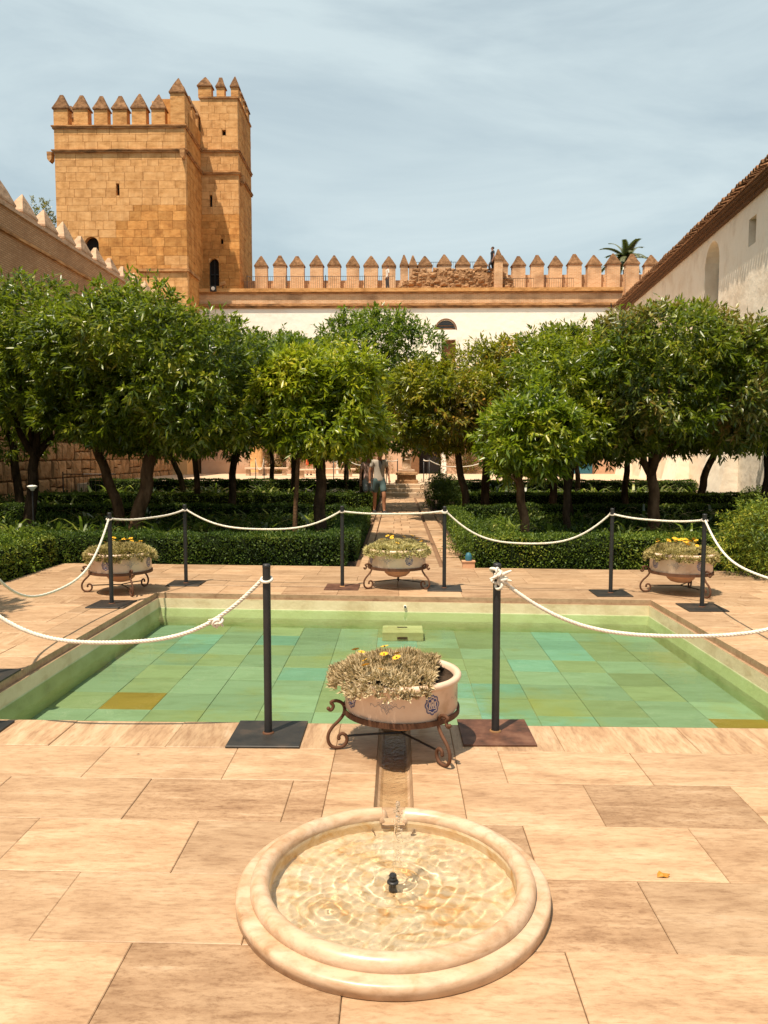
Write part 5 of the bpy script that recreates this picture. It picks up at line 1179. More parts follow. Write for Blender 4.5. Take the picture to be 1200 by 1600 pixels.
def rope(k1, k2, sag, lab, z=.93, near=False, za=None, zb=None, knot=None, r=.0115, wig=0):
    a, b = posts[k1], posts[k2]; d = Vector((b[0] - a[0], b[1] - a[1], 0)).normalized() * .024
    P = cat_pts((a[0] + d.x, a[1] + d.y, za or z), (b[0] - d.x, b[1] - d.y, zb or z), sag)
    o = empty('barrier_rope', tuple(P[len(P) // 2]), label=lab, cat='rope', group='white ropes round the pool'); loc = o.location.copy()
    mb = MB()
    strand_rope(mb, [p - loc for p in P], r, pitch=.06 if near else .07, per=7 if near else 4)
    for e_ in ((a, za or z), (b, zb or z)):           # turn of rope round each pole
        mb.tube([(e_[0][0] + .031 * math.cos(t) - loc.x, e_[0][1] + .031 * math.sin(t) - loc.y, e_[1] + .012 * math.sin(t) - loc.z) for t in [2 * math.pi * q / 16 for q in range(17)]], r * .72, 6)
    mb.build('strand', M['rope'], o)
    return o, P
rope('P1', 'P2', .05, 'short white rope between the two posts at the back left corner of the pool')
rope('P2', 'P3', .26, 'sagging white rope between the back left posts, in front of the dark hedge')
rope('P3', 'P4', .035, 'almost straight white rope across the end of the garden path', zb=.94)
rope('P4', 'P5', .41, 'deeply sagging white rope right of the garden path')
rope('P5', 'P6', .04, 'nearly straight white rope behind the right-hand flower pot')
rope('P1', 'L1', .60, 'white rope hanging from the back left corner post towards the left edge of the view')
rope('P6', 'R1', .40, 'white rope hanging from the back right corner post towards the right edge of the view')
oA, PA = rope('A', 'L2', .40, 'thick twisted rope with a knot, hanging from the near left post to the left edge', z=.90, near=True, za=.91, zb=.88, r=.0115)
oB, PB = rope('B', 'R2', .36, 'thick twisted rope knotted to the near right post and running to the right edge', z=.9, near=True, za=.90, zb=.92, r=.011)
def knot(o, c, s, seed):
    r_ = random.Random(seed); mb = MB(); c = Vector(c) - o.location
    for k in range(5):
        ax = Vector((r_.gauss(0, 1), r_.gauss(0, 1), r_.gauss(0, 1))).normalized(); u = ax.orthogonal().normalized(); v = ax.cross(u); q = c + Vector((r_.gauss(0, .010), r_.gauss(0, .010), r_.gauss(0, .012))) * s
        mb.tube([q + (u * math.cos(t) + v * math.sin(t)) * .021 * s for t in [2 * math.pi * i / 14 for i in range(15)]], .0082 * s, 7)
    for k in range(4):
        d = Vector((r_.uniform(-.5, .8), r_.uniform(-.3, .3), r_.uniform(-1, .1))).normalized(); mb.tube([c, c + d * .03 * s, c + d * .05 * s + Vector((r_.gauss(0, .006), 0, -.004))], [.009 * s, .007 * s, .004 * s], 6)
    mb.build('knot', M['rope'], o)
knot(oA, PA[6] + Vector((0, 0, -.012)), .95, 3)
knot(oB, (posts['B'][0] + .03, posts['B'][1] - .035, .905), 1.05, 5); knot(oB, (posts['B'][0] - .005, posts['B'][1] - .038, .93), .8, 8)
mb = MB(); c = Vector((posts['B'][0], posts['B'][1], .95)) - oB.location
mb.tube([c + Vector((.036 * math.cos(t), .036 * math.sin(t), .02 * math.cos(t * 1.0 + 2.4))) for t in [2 * math.pi * i / 20 for i in range(21)]], .0095, 8)
mb.tube([c + Vector((.01, -.036, -.02)), c + Vector((.045, -.05, .0)), c + Vector((.075, -.045, .012))], [.010, .010, .006], 7); mb.build('loop', M['rope'], oB)

# ------------------------------------------------------------------ flower bowls on scrolled iron stands
BR = .315
def ribbon(mb, pts, w, r, mi=0, closed=False, zc=.325):
    """flat brush line on the band; pts in (arc metres, height)"""
    n = len(pts)
    for i in range(n if closed else n - 1):
        a = Vector(pts[i]); b = Vector(pts[(i + 1) % n]); d = (b - a); 
        if d.length < 1e-6: continue
        d.normalize(); s = Vector((-d.y, d.x)) * w / 2
        q = [a - s - d * w * .2, b - s + d * w * .2, b + s + d * w * .2, a + s - d * w * .2]
        mb.add([((r) * math.sin(p.x / r), -(r) * math.cos(p.x / r), p.y + zc) for p in q], [(0, 1, 2, 3)], mi)
def fill(mb, pts, r, mi, zc=.325):
    n = len(pts); c = (sum(p[0] for p in pts) / n, sum(p[1] for p in pts) / n); P = [((r) * math.sin(x / r), -(r) * math.cos(x / r), z + zc) for x, z in [c] + list(pts)]
    mb.add(P, [(0, 1 + i, 1 + (i + 1) % n) for i in range(n)], mi)
def rotz(o, a): o.rotation_euler = (0, 0, a)
def scallop(R_, k=8, amp=.16, n=64): return [((R_ * (1 + amp * abs(math.cos(k * t / 2)) - amp * .5)) * math.cos(t) * .92, (R_ * (1 + amp * abs(math.cos(k * t / 2)) - amp * .5)) * math.sin(t) * 1.1) for t in [2 * math.pi * i / n for i in range(n)]]
rB = BR - .004
def crest():
    mb = MB(); fill(mb, scallop(.046), rB + .0012, 0); 
    fill(mb, scallop(.041), rB + .0018, 1); ribbon(mb, scallop(.0385), .0022, rB + .0024, 0, True)
    ink, cream = 0, 1
    fill(mb, scallop(.032), rB + .0024, 0)
    for x0, x1, z0, z1 in ((-.022, .022, -.022, -.002), (-.021, -.011, -.003, .014), (.011, .021, -.003, .014), (-.007, .007, -.003, .026)):
        fill(mb, [(x0, z0), (x1, z0), (x1, z1), (x0, z1)], rB + .003, 1)
    for x0, z0, w in ((-.023, .014, .003), (-.0175, .014, .003), (-.012, .014, .003), (.010, .014, .003), (.0155, .014, .003), (.020, .014, .003), (-.008, .026, .0035), (-.0018, .026, .0035), (.0045, .026, .0035)):
        fill(mb, [(x0, z0), (x0 + w, z0), (x0 + w, z0 + .004), (x0, z0 + .004)], rB + .003, 1)
    for x, z in ((-.012, -.012), (0, -.012), (.012, -.012), (0, .01)): fill(mb, [(x - .0025, z - .005), (x + .0025, z - .005), (x + .0025, z + .003), (x, z + .006), (x - .0025, z + .003)], rB + .0036, 0)
    for z in (-.016, -.006): ribbon(mb, [(-.021, z), (.021, z)], .0012, rB + .0036, 0)
    return mb.mesh('crest', [M['blue'], M['glaze']])
def filigree():
    mb = MB(); r = rB + .0015
    dm = [(-.036, 0), (-.014, .012), (0, .040), (.014, .012), (.036, 0), (.014, -.012), (0, -.040), (-.014, -.012)]
    ribbon(mb, dm, .0018, r, 0, True); ribbon(mb, [(x * .6, z * .6) for x, z in dm], .0014, r + .0004, 0, True)
    for a in range(4):
        c = (.026 * math.cos(a * math.pi / 2 + .78), .026 * math.sin(a * math.pi / 2 + .78)); ribbon(mb, [(c[0] + .011 * math.cos(t), c[1] + .011 * math.sin(t)) for t in [2 * math.pi * i / 16 for i in range(13)]], .0014, r + .0002 * a, 0)
    ribbon(mb, [(.006 * math.cos(t), .006 * math.sin(t)) for t in [2 * math.pi * i / 10 for i in range(10)]], .002, r + .0008, 0, True)
    for s in (-1, 1):
        ribbon(mb, [(s * (.036 + .055 * t), .007 * math.sin(t * 9)) for t in [i / 14 for i in range(15)]], .0016, r, 0)
        ribbon(mb, [(s * (.045 + .008 * math.cos(t)), .012 + .007 * math.sin(t)) for t in [math.pi * 2 * i / 12 for i in range(10)]], .0012, r + .0003, 0)
        ribbon(mb, [(s * .091, -.006), (s * .091, .008)], .0016, r, 0)
    ribbon(mb, [(0, .040), (-.006, .048), (0, .055), (.006, .048), (0, .040)], .0014, r, 0)
    return mb.mesh('filigree', M['greyline'])
def script():
    mb = MB(); r = rB + .0015; x = -.04
    rr = random.Random(2)
    pts = [(-.04 + .08 * i / 40, .0045 * math.sin(i * 1.7) * rr.uniform(.4, 1.2)) for i in range(41)]
    ribbon(mb, pts, .0011, r, 0, zc=.25); return mb.mesh('brush_mark', M['greyline'])
def petal_flower():
    mb = MB()
    for k in range(13):
        a = 2 * math.pi * k / 13; d = Vector((math.cos(a), math.sin(a), 0)); s = Vector((-d.y, d.x, 0))
        mb.add([d * .004, d * .014 - s * .0045 + Vector((0, 0, .003)), d * .026 - s * .002 + Vector((0, 0, .005)), d * .026 + s * .002 + Vector((0, 0, .005)), d * .014 + s * .0045 + Vector((0, 0, .003))], [(0, 1, 2, 3, 4)], 0)
    mb.ball((0, 0, .003), (.006, .006, .004), 8, 1); mb.tube([(0, 0, 0), (.002, 0, -.05)], .0014, 4, 2)
    return mb.mesh('flower', [M['petal'], M['eye'], M['silver']])
CR, FI, SCR, FLW = crest(), filigree(), script(), petal_flower()
def bowl_proto():
    o = empty('flower_bowl')
    mb = MB(); mb.lathe([(BR - .026, .402), (BR - .022, .424), (BR - .006, .433), (BR + .010, .430), (BR + .017, .418), (BR + .014, .404), (BR + .002, .394)], 72); mb.build('rim', M['glaze'], o)
    mb = MB(); mb.lathe([(BR + .001, .396), (BR - .004, .390), (BR - .004, .245), (BR - .012, .232)], 72); mb.build('band', M['glaze'], o)
    mb = MB(); mb.lathe([(BR - .013, .231), (.24, .224), (.155, .206), (.150, .185), (.135, .155), (.10, .125), (.05, .112), (0, .110)], 48); mb.build('foot', M['terracotta'], o)
    mb = MB(); mb.lathe([(BR - .028, .405), (BR - .03, .38), (0, .385)], 40); mb.build('soil', M['soil'], o)
    return o
legs_prof = [(.375, .238), (.362, .232), (.358, .248), (.372, .262), (.392, .258), (.404, .243), (.402, .225)]
leg_rz = [(.365, .222), (.355, .232), (.358, .250), (.376, .262), (.378, .290), (.345, .286), (.318, .262), (.312, .225), (.322, .185), (.352, .150), (.388, .115), (.404, .070), (.396, .030), (.362, .010), (.318, .016), (.296, .048), (.302, .080), (.330, .092), (.350, .076), (.348, .056)]
def smooth_poly(P, n=4):
    out = []
    for i in range(len(P) - 1):
        p0, p1, p2, p3 = P[max(i - 1, 0)], P[i], P[i + 1], P[min(i + 2, len(P) - 1)]
        for k in range(n):
            t = k / n; out.append(tuple(.5 * ((2 * b) + (-a + c) * t + (2 * a - 5 * b + 4 * c - d) * t * t + (-a + 3 * b - 3 * c + d) * t ** 3) for a, b, c, d in zip(p0, p1, p2, p3)))
    out.append(P[-1]); return out
leg_rz = [(.402, .232), (.392, .222), (.380, .230), (.376, .248), (.388, .266), (.360, .274), (.330, .262), (.314, .235), (.318, .200), (.342, .165), (.378, .130), (.402, .090), (.404, .050), (.386, .020), (.352, .010), (.318, .020), (.302, .046), (.306, .074), (.326, .088), (.344, .078), (.346, .062)]
def stand_proto():
    o = empty('iron_stand')
    mb = MB(); mb.lathe([(BR - .008, .212), (BR + .008, .212), (BR + .008, .240), (BR - .003, .240), (BR - .008, .212)], 60, smooth=False); mb.build('ring', M['rust'], o)
    for k in range(3):
        mb = MB(); mb.tube([(r, 0, z) for r, z in smooth_poly(leg_rz)], .0095, 8, flat=1.0); mb.ball((.402, 0, .232), .011, 8); mb.ball((.346, 0, .062), .011, 8)
        l = mb.build('leg', M['rust'], o); rotz(l, 2 * math.pi * k / 3)
        mb = MB(); mb.tube([(.306, 0, .074), (.15, 0, .078), (.0, 0, .080)], .006, 6); l = mb.build('tie_bar', M['iron'], o); rotz(l, 2 * math.pi * k / 3)
    return o
def gazania(seed, side=0, amount=1.0):
    """silvery leafed cushion spilling over the rim, with yellow flowers"""
    o = empty('gazania_plant'); rng = np.random.default_rng(seed); n = int(2300 * amount)
    a = rng.uniform(0, 2 * np.pi, n); r = np.sqrt(rng.random(n)) * (BR + .035)
    x, y = r * np.cos(a), r * np.sin(a)
    h = .43 + .075 * (1 - (r / (BR + .05)) ** 2) + .025 * np.sin(x * 21 + seed) * np.sin(y * 19)
    spill = (r > BR - .02); drop = spill * rng.random(n) * (.045 if side else .07); h = h - drop
    if side: 
        k = ~((x * side[0] + y * side[1] > .19) & (r > .15)); x, y, h, r, a = x[k], y[k], h[k], r[k], a[k]; n = len(x)
    P = np.stack([x, y, h - .02], -1); out = np.stack([np.cos(a), np.sin(a), 0 * a], -1)
    m_ = 9; rad = unit(rng.normal(size=(n, m_, 3))); D3 = unit(rad * .75 + np.array([0, 0, .55]) + out[:, None, :] * (.2 + .8 * (r > BR - .06))[:, None, None])
    P = np.repeat(P, m_, 0); D3 = D3.reshape(-1, 3); k = len(P)
    V, F = leaf_geo(P, D3, rng.uniform(.024, .047, k), rng.uniform(.006, .010, k), rng, up=np.array([0, 0, .9]) + .5 * np.repeat(out, m_, 0))
    link('foliage', np_mesh('foliage', V, F, M['silver']), o, color=(1, 1, 1) if side else (.92, 1.0, .72))
    r_ = random.Random(seed)
    for q in range(int(13 * amount) if not side else 9):
        aa = r_.uniform(0, 6.28) if not side else r_.uniform(2.6, 5.2) ; rr = r_.uniform(.05, BR - .02); 
        z = .43 + .075 * (1 - (rr / (BR + .05)) ** 2) + .05
        link('flower', FLW, o, loc=(rr * math.cos(aa), rr * math.sin(aa), z + r_.uniform(-.01, .02)), rot=(r_.uniform(-.5, .5), r_.uniform(-.5, .5), r_.uniform(0, 3)), scale=(.95,) * 3 if q % 3 else (.8, .8, .8))
    return o
bowl0, stand0 = bowl_proto(), stand_proto(); first = True
# x, y, scale, stand angle, crest angle (from the front, clockwise seen from above), labels
bowls = [(.022, 4.165, 1.0, R(-52), R(31), 'front'), (-3.26, 8.93, 1.12, R(-54), R(-8), 'left'), (0.0, 9.35, 1.12, R(-32), R(24), 'middle'), (3.32, 8.98, 1.12, R(-66), R(17), 'right')]
WHERE = {'front': 'nearest flower bowl, between the fountain and the pool', 'left': 'flower bowl at the back left corner of the pool', 'middle': 'flower bowl behind the pool before the garden path', 'right': 'flower bowl at the back right corner of the pool'}
for (x, y, s, sa, ca, key) in bowls:
    b = bowl0 if first else copy_tree(bowl0); st_ = stand0 if first else copy_tree(stand0)
    b.location = (x, y, 0); b.scale = (s, s, s); st_.location = (x, y, 0); st_.scale = (s, s, s); rotz(st_, sa)
    setp(b, 'cream glazed ' + WHERE[key] + ' with blue crests', 'flower bowl', 'glazed bowls round the pool'); setp(st_, 'scrolled rusty iron stand under the ' + WHERE[key], 'plant stand', 'iron stands under the bowls')
    if first: BB = b
    first = False
for (x, y, s, sa, ca, key), b in zip(bowls, [o for o in COL.objects if o.name.startswith('flower_bowl')]):
    for k in range(4):
        c_ = link('crest', CR, b, rot=(0, 0, ca + k * math.pi / 2)); f_ = link('filigree', FI, b, rot=(0, 0, ca - R(45) + k * math.pi / 2))
    link('brush_mark', SCR, b, rot=(0, 0, ca - R(68)))
gz = [(gazania(3, side=(.86, -.1), amount=1.0), 0), (gazania(4), 1), (gazania(5), 2), (gazania(6), 3)]
for g_, i in gz:
    x, y, s, *_ = bowls[i]; g_.location = (x, y, 0); g_.scale = (s, s, s)
    if i == 0: g_.location = (x - .035, y - .01, 0)
    setp(g_, ['silvery gazania cushion with yellow flowers spilling over the left of the nearest bowl', 'silvery gazania cushion in the bowl at the back left corner of the pool', 'silvery gazania cushion in the bowl at the end of the garden path', 'silvery gazania cushion crowded with yellow flowers in the back right bowl'][i], 'flowers', 'gazania cushions in the bowls')
for q in range(16):
    r_ = random.Random(q + 70); aa = r_.uniform(0, 6.28); rr = r_.uniform(0, BR - .03); link('flower', FLW, gz[3][0], loc=(rr * math.cos(aa), rr * math.sin(aa), .535 + r_.uniform(0, .03)), rot=(r_.uniform(-.4, .4), r_.uniform(-.4, .4), 0))

# ------------------------------------------------------------------ small things
# dry leaf on the paving
mb = MB(); pts = [(-.022, -.010), (-.017, .006), (-.006, .017), (.005, .012), (.016, .004), (.028, -.006), (.018, -.012), (0, -.014)]
mb.add([(0, 0, .016)] + [(x, y, .003 + .012 * ((i % 3) / 2)) for i, (x, y) in enumerate(pts)], [(0, 1 + i, 1 + (i + 1) % 8) for i in range(8)])
mb.add([(0, 0, .012)] + [(x, y, .001 + .012 * ((i % 3) / 2)) for i, (x, y) in enumerate(pts)], [(0, 1 + (i + 1) % 8, 1 + i) for i in range(8)])
o = mb.build('dry_leaf', surf('crisp brown leaf', [(0.25, 0.10, 0.01), (0.45, 0.19, 0.02), (0.08, 0.03, 0.01)], scale=(40, 40, 40), rough=.5, rand=0), loc=(1.02, 2.86, 0)); setp(o, 'curled brown dry leaf lying on the paving right of the fountain', 'leaf')
for i, (x, y, an) in enumerate(((-1.4, 4.02, .1), (-1.32, 2.16, .7), (-3.9, 9.9, .3), (-4.3, 9.2, 1.2), (4.1, 9.6, .4), (3.9, 8.7, 1.9), (-2.2, 9.75, .2), (.85, 9.9, 1))):
    mb = MB(); mb.add([(-.012, 0, .003), (0, -.004, .008), (.014, .001, .004), (0, .004, .006)], [(0, 1, 2), (0, 2, 3)]); o = mb.build('litter_leaf', M['eye'], loc=(x, y, 0), rot=(0, 0, an)); setp(o, 'tiny dark scrap of leaf on the sunny paving', 'leaf litter', 'tiny scraps of leaf on the paving')
# column stump on stepped blocks at the head of the steps
pd = empty('column_stump', (.37, 31.2, .45), label='pale carved column stump on stepped stone blocks at the head of the path', cat='column')
for i, (w_, z0, z1, d_) in enumerate(((.46, 0, .14, .40), (.38, .145, .34, .34), (.44, .345, .46, .40), (.33, .465, .56, .3))):
    mb = MB(); mb.box(-w_, w_, -d_, d_, z0, z1, c=.02); mb.build('block', M['rubble'] if i != 3 else M['marble'], pd)
mb = MB(); mb.lathe([(0, .565), (.20, .565), (.205, .60), (.185, .62), (.185, .93), (.215, .95), (.215, .985), (.18, .99), (0, .99)], 24); mb.build('drum', M['marble'], pd)
mb = MB(); mb.lathe([(0, .995), (.185, .995), (.175, 1.03), (.20, 1.10), (.22, 1.16), (.20, 1.165), (0, 1.165)], 8, smooth=False); mb.box(-.23, .23, -.23, .23, 1.168, 1.22, c=.01)
for k in range(8): mb.ball((.195 * math.cos(k * .785), .195 * math.sin(k * .785), 1.10), (.05, .05, .045), 8)
mb.build('capital', M['marble'], pd)
cl = empty('stone_column', (-8.2, 44.6, .45), label='plain round stone column standing on the terrace at the left end of the far wall', cat='column')
mb = MB(); mb.box(-.5, .5, -.5, .5, 0, .12, c=.02); mb.build('plinth', M['marble'], cl); mb = MB(); mb.lathe([(.42, .125), (.42, .2), (.36, .26), (.34, 3.0)], 24); mb.build('shaft', M['ashlar'], cl); mb = MB(); mb.lathe([(.34, 3.002), (.46, 3.25), (.46, 3.4), (0, 3.4)], 24); mb.build('capital', M['ashlar'], cl)
for i, (x, y, w_) in enumerate(((-6.9, 43.0, .8), (-7.9, 42.4, .5), (-3.2, 40.5, 1.0), (6.0, 41.5, .7), (-4.3, 38.5, .7))):
    mb = MB(); mb.box(-w_, w_, -.3, .3, .34, .44, c=.03); s_ = empty('stone_bench', (x, y, .45), label=['low stone bench before the left climber', 'short stone block at the left end of the terrace', 'long low stone bench behind the bright green tree trunk', 'stone bench right of the wide climber', 'low stone bench left of the path on the terrace'][i], cat='bench', group='stone benches on the upper terrace')
    mb.build('seat', M['marble'], s_)
    for sx in (-1, 1): mb = MB(); mb.box(sx * w_ * .7 - .1, sx * w_ * .7 + .1, -.22, .22, 0, .338, c=.02); mb.build('foot', M['marble'], s_)
# posts and ropes of the upper terrace
tp_ = [(-6.75, 36.5), (-6.35, 36.5), (-2.6, 31.3), (-2.0, 31.3), (-.45, 31.0), (1.28, 31.0), (3.6, 31.5), (6.0, 33.0), (.0, 31.9), (1.1, 32.2)]
pr0 = None
for i, (x, y) in enumerate(tp_):
    if pr0 is None:
        pr0 = empty('terrace_post'); mb = MB(); mb.lathe([(.02, .01), (.02, 1.0), (0, 1.0)], 8); mb.build('pole', M['iron'], pr0); mb = MB(); mb.box(-.15, .15, -.15, .15, .001, .012); mb.build('base_plate', M['iron'], pr0); o = pr0
    else: o = copy_tree(pr0)
    o.location = (x, y, .45); setp(o, ['rope post far left on the terrace, left one of the close pair', 'rope post far left on the terrace, right one of the close pair', 'rope post on the terrace behind the young stem', 'rope post on the terrace left of the walking man', 'rope post at the left head of the steps', 'rope post at the right head of the steps', 'rope post before the wide climber', 'rope post near the person in blue', 'rope post left behind the column stump', 'rope post right behind the column stump'][i], 'rope post', 'thin rope posts on the upper terrace')
for i, (a_, b_, sag) in enumerate(((0, 1, .55), (2, 3, .12), (3, 4, .25), (8, 4, .05), (9, 5, .03), (5, 6, .3), (6, 7, .3))):
    P = cat_pts((*tp_[a_], 1.38), (*tp_[b_], 1.38), sag, 20); c = P[10].copy(); mb = MB(); mb.tube([p - c for p in P], .022, 6)
    o = mb.build('terrace_rope', M['rope'], loc=tuple(c)); setp(o, ['white rope hanging in a deep loop between the two far left terrace posts', 'short white rope left of the walking man on the terrace', 'white rope running behind the walking man to the steps', 'short white rope left of the column stump', 'short white rope right of the column stump', 'sagging white rope right of the steps before the wide climber', 'last sagging white rope on the right of the terrace'][i], 'rope', 'white ropes on the upper terrace')
# garden lamp
gl_ = empty('garden_lamp', (-7.0, 14.6, -.06), label='small white mushroom garden lamp among the plants below the stone wall', cat='garden lamp')
mb = MB(); mb.tube([(0, 0, 0), (0, 0, .98)], .016, 8); mb.build('stem', M['iron'], gl_); mb = MB(); mb.lathe([(0, .99), (.03, .985), (.04, 1.01), (.09, 1.06), (.095, 1.075), (.05, 1.09), (0, 1.095)], 16); mb.build('lamp_shade', M['plaster'], gl_)
# terracotta pot at the hedge end
tpo = empty('terracotta_pot', (1.02, 10.95, 0), label='small square terracotta planter at the end of the right hedge by the path', cat='planter'); mb = MB(); mb.box(-.085, .085, -.06, .06, 0, .085, c=.006); mb.box(-.095, .095, -.07, .07, .0855, .10); mb.build('box', M['terracotta'], tpo)
mb = MB(); mb.lathe([(.045, .10), (.05, .16), (.03, .21), (.0, .22)], 10); mb.build('green_cap', M['teal'], tpo)
# ------------------------------------------------------------------ people
def skin(name, joints, edges, mat, sub=2, root=0):
    """joints: list of ((x,y,z), radius or (rx,ry)); returns an evaluated mesh"""
    bm = bmesh.new(); lay_ = bm.verts.layers.skin.verify(); vs = []
    for i, (p, r) in enumerate(joints):
        v = bm.verts.new(p); v[lay_].radius = (r, r) if not hasattr(r, '__len__') else r; v[lay_].use_root = (i == root); vs.append(v)
    for a, b in edges: bm.edges.new((vs[a], vs[b]))
    me = bpy.data.meshes.new('t'); bm.to_mesh(me); bm.free(); o = bpy.data.objects.new('t', me); COL.objects.link(o)
    m1 = o.modifiers.new('s', 'SKIN'); m1.use_smooth_shade = True; m2 = o.modifiers.new('b', 'SUBSURF'); m2.levels = sub; m2.render_levels = sub
    dg = bpy.context.evaluated_depsgraph_get(); ev = o.evaluated_get(dg); out = bpy.data.meshes.new_from_object(ev); out.name = name
    out.materials.clear(); out.materials.append(mat); bpy.data.objects.remove(o); bpy.data.meshes.remove(me)
    return out
def pm(name, c, rough=.8): 
    if name not in M: M[name] = plain(name, c, rough=rough, spec=.2)
    return M[name]
def add_mesh(mb, me, mi=0):
    mb.add([tuple(v.co) for v in me.vertices], [tuple(p.vertices) for p in me.polygons], mi, True); bpy.data.meshes.remove(me)
def hand(mb, wrist, d, side, s=1.0, mi=0):
    """palm, four curled fingers of different lengths and a thumb"""
    w = Vector(wrist); d = Vector(d).normalized(); sd_ = d.cross(Vector((0, 0, 1)) if abs(d.z) < .95 else Vector((1, 0, 0))).normalized(); fw_ = Vector((0, -1, 0)); fw_ = (fw_ - d * fw_.dot(d)).normalized(); inn = d.cross(fw_).normalized() * (1 if side > 0 else -1)
    P = [w - d * .01, w + d * .03, w + d * .065, w + d * .09]; mb.tube(P, [.024 * s, .032 * s, .036 * s, .028 * s], 8, mi, flat=.55)
    for k, (off, ln) in enumerate(((-.026, .068), (-.009, .078), (.009, .073), (.026, .058))):
        b = w + d * .082 + fw_ * off * s; b1 = b + d * ln * .5; b2 = b1 + (d * .8 + inn * .5).normalized() * ln * .3; b3 = b2 + (d * .4 + inn * .8).normalized() * ln * .28
        mb.tube([b - d * .01, b1, b2, b3], [.0088, .0082, .0076, .006], 6, mi)
    b = w + d * .03 + fw_ * .028; mb.tube([b, b + (d * .7 + fw_ * .7).normalized() * .035, b + (d * .9 + fw_ * .45 + inn * .3).normalized() * .062], [.0105, .0095, .007], 6, mi)
def person(loc, rz, label, h=1.75, shirt=(.5, .5, .5), bottom=(.1, .2, .25), skinc=(.42, .22, .13), hat=None, hair=(.05, .03, .02), head_drop=0.0, step=(.05, -.05), arms=((.25, -.05, .90), (-.25, -.05, .90)), elbows=((.245, .03, 1.14), (-.245, .03, 1.14)), shorts=True, dress=False, shoe=(.03, .03, .03), long=False, knees=(0, 0), feetz=(0, 0), brim=False, sleeve=True):
    k = h / 1.75; o = empty('person', loc, rz, label=label, cat='person'); o.scale = (k, k, k); key = 'p%d ' % len([q for q in COL.objects if q.name.startswith('person')])
    sk = pm(key + 'skin', skinc, .5); sh = pm(key + 'top cloth', shirt); bo = pm(key + 'lower cloth', bottom); so_ = pm(key + 'shoe', shoe)
    hd = head_drop; (ly, ry) = step
    J = [((0, 0, .95), (.15, .10)), ((0, .01, 1.12), (.135, .095)), ((0, .01, 1.30), (.155, .105)), ((0, 0, 1.42), (.10, .08)), ((0, -.01 - hd * .1, 1.50), .052), ((0, -.03 - hd * .3, 1.56), .06),
         ((0, -.03 - hd * .5, 1.63 - hd * .1), (.075, .095)), ((0, -.02 - hd * .6, 1.71 - hd * .2), (.065, .08))]
    E_ = [(i, i + 1) for i in range(7)]
    for s, el, wr in ((1, elbows[0], arms[0]), (-1, elbows[1], arms[1])):
        b = len(J); J += [((s * .17, 0, 1.42), .058), (el, .040), (wr, .028)]; E_ += [(3, b), (b, b + 1), (b + 1, b + 2)]
    for s, fy, kn, fz in ((1, ly, knees[0], feetz[0]), (-1, ry, knees[1], feetz[1])):
        b = len(J); J += [((s * .09, 0, .88), (.085, .09)), ((s * .095, fy * .5 - .01 - kn, .50 + fz * .5), .058), ((s * .095, fy * .8 - kn * .1 + .03, .30 + fz * .9), .056), ((s * .095, fy + .03, .09 + fz), .036), ((s * .10, fy - .02, .045 + fz), .036), ((s * .11, fy - .14, .035 + fz), .03)]
        E_ += [(0, b)] + [(b + i, b + i + 1) for i in range(5)]
    mb = MB(); add_mesh(mb, skin('b', J, E_, sk))
    hx = -.03 - hd * .5; hz = 1.63 - hd * .1
    mb.ball((0, hx - .095, hz - .015), (.013, .02, .02), 8)                                   # nose
    for s in (-1, 1):
        mb.ball((s * .078, hx + .005, hz - .005), (.012, .022, .033), 8); mb.ball((s * .030, hx - .083, hz + .012), (.014, .010, .008), 6, 1)
    mb.tube([(-.024, hx - .083, hz - .052), (0, hx - .089, hz - .052), (.024, hx - .083, hz - .052)], .005, 5, 2)
    for s, el, wr in ((1, elbows[0], arms[0]), (-1, elbows[1], arms[1])): hand(mb, wr, Vector(wr) - Vector(el), s)
    mb.build('body', [sk, pm('dark eye', (.02, .015, .01)), pm('lip', (.30, .10, .07))], o)
    # shirt
    SJ = [((0, 0, .84), (.178, .128)), ((0, 0, .95), (.172, .122)), ((0, .01, 1.10), (.160, .118)), ((0, .01, 1.30), (.175, .125)), ((0, 0, 1.43), (.115, .092)), ((0, -.005, 1.475), (.064, .062))]; SE = [(0, 1), (1, 2), (2, 3), (3, 4), (4, 5)]
    if sleeve:
        for s, el in ((1, elbows[0]), (-1, elbows[1])):
            b = len(SJ); e_ = Vector((s * .17, 0, 1.42)).lerp(Vector(el), .62 if not long else 1.0); SJ += [((s * .17, 0, 1.425), .075), (tuple(e_), .064)]; SE += [(4, b), (b, b + 1)]
    link('shirt', skin('shirt', SJ, SE, sh), o)
    if dress:
        mb = MB(); mb.lathe([(.15, 1.02), (.175, .95), (.20, .80), (.235, .62), (.25, .52), (.24, .52), (.16, .9)], 20); mb.build('skirt', bo, o)
    else:
        kz = .56 if shorts else .12
        BJ = [((0, 0, 1.04), (.160, .110)), ((0, 0, .90), (.155, .115))]; BE = [(0, 1)]
        for s, fy, kn, fz in ((1, ly, knees[0], feetz[0]), (-1, ry, knees[1], feetz[1])):
            b = len(BJ); BJ += [((s * .088, 0, .84), (.105, .108)), ((s * .095, fy * .45 - .01 - kn * .85, .56 + fz * .4), .092 if shorts else .075)]; BE += [(1, b), (b, b + 1)]
            if not shorts: BJ += [((s * .095, fy + .03, .10 + fz), .058)]; BE += [(b + 1, b + 2)]
        link('shorts' if shorts else 'trousers', skin('shorts', BJ, BE, bo), o)
    for s, fy, fz in ((1, ly, feetz[0]), (-1, ry, feetz[1])):
        mb = MB(); mb.tube([(s * .097, fy + .06, .045 + fz), (s * .10, fy - .02, .05 + fz), (s * .11, fy - .11, .04 + fz), (s * .112, fy - .17, .03 + fz)], [.042, .046, .042, .026], 10, flat=.95); mb.box(s * .104 - .045, s * .104 + .045, fy - .18, fy + .10, fz, .015 + fz); mb.build('shoe', so_, o)
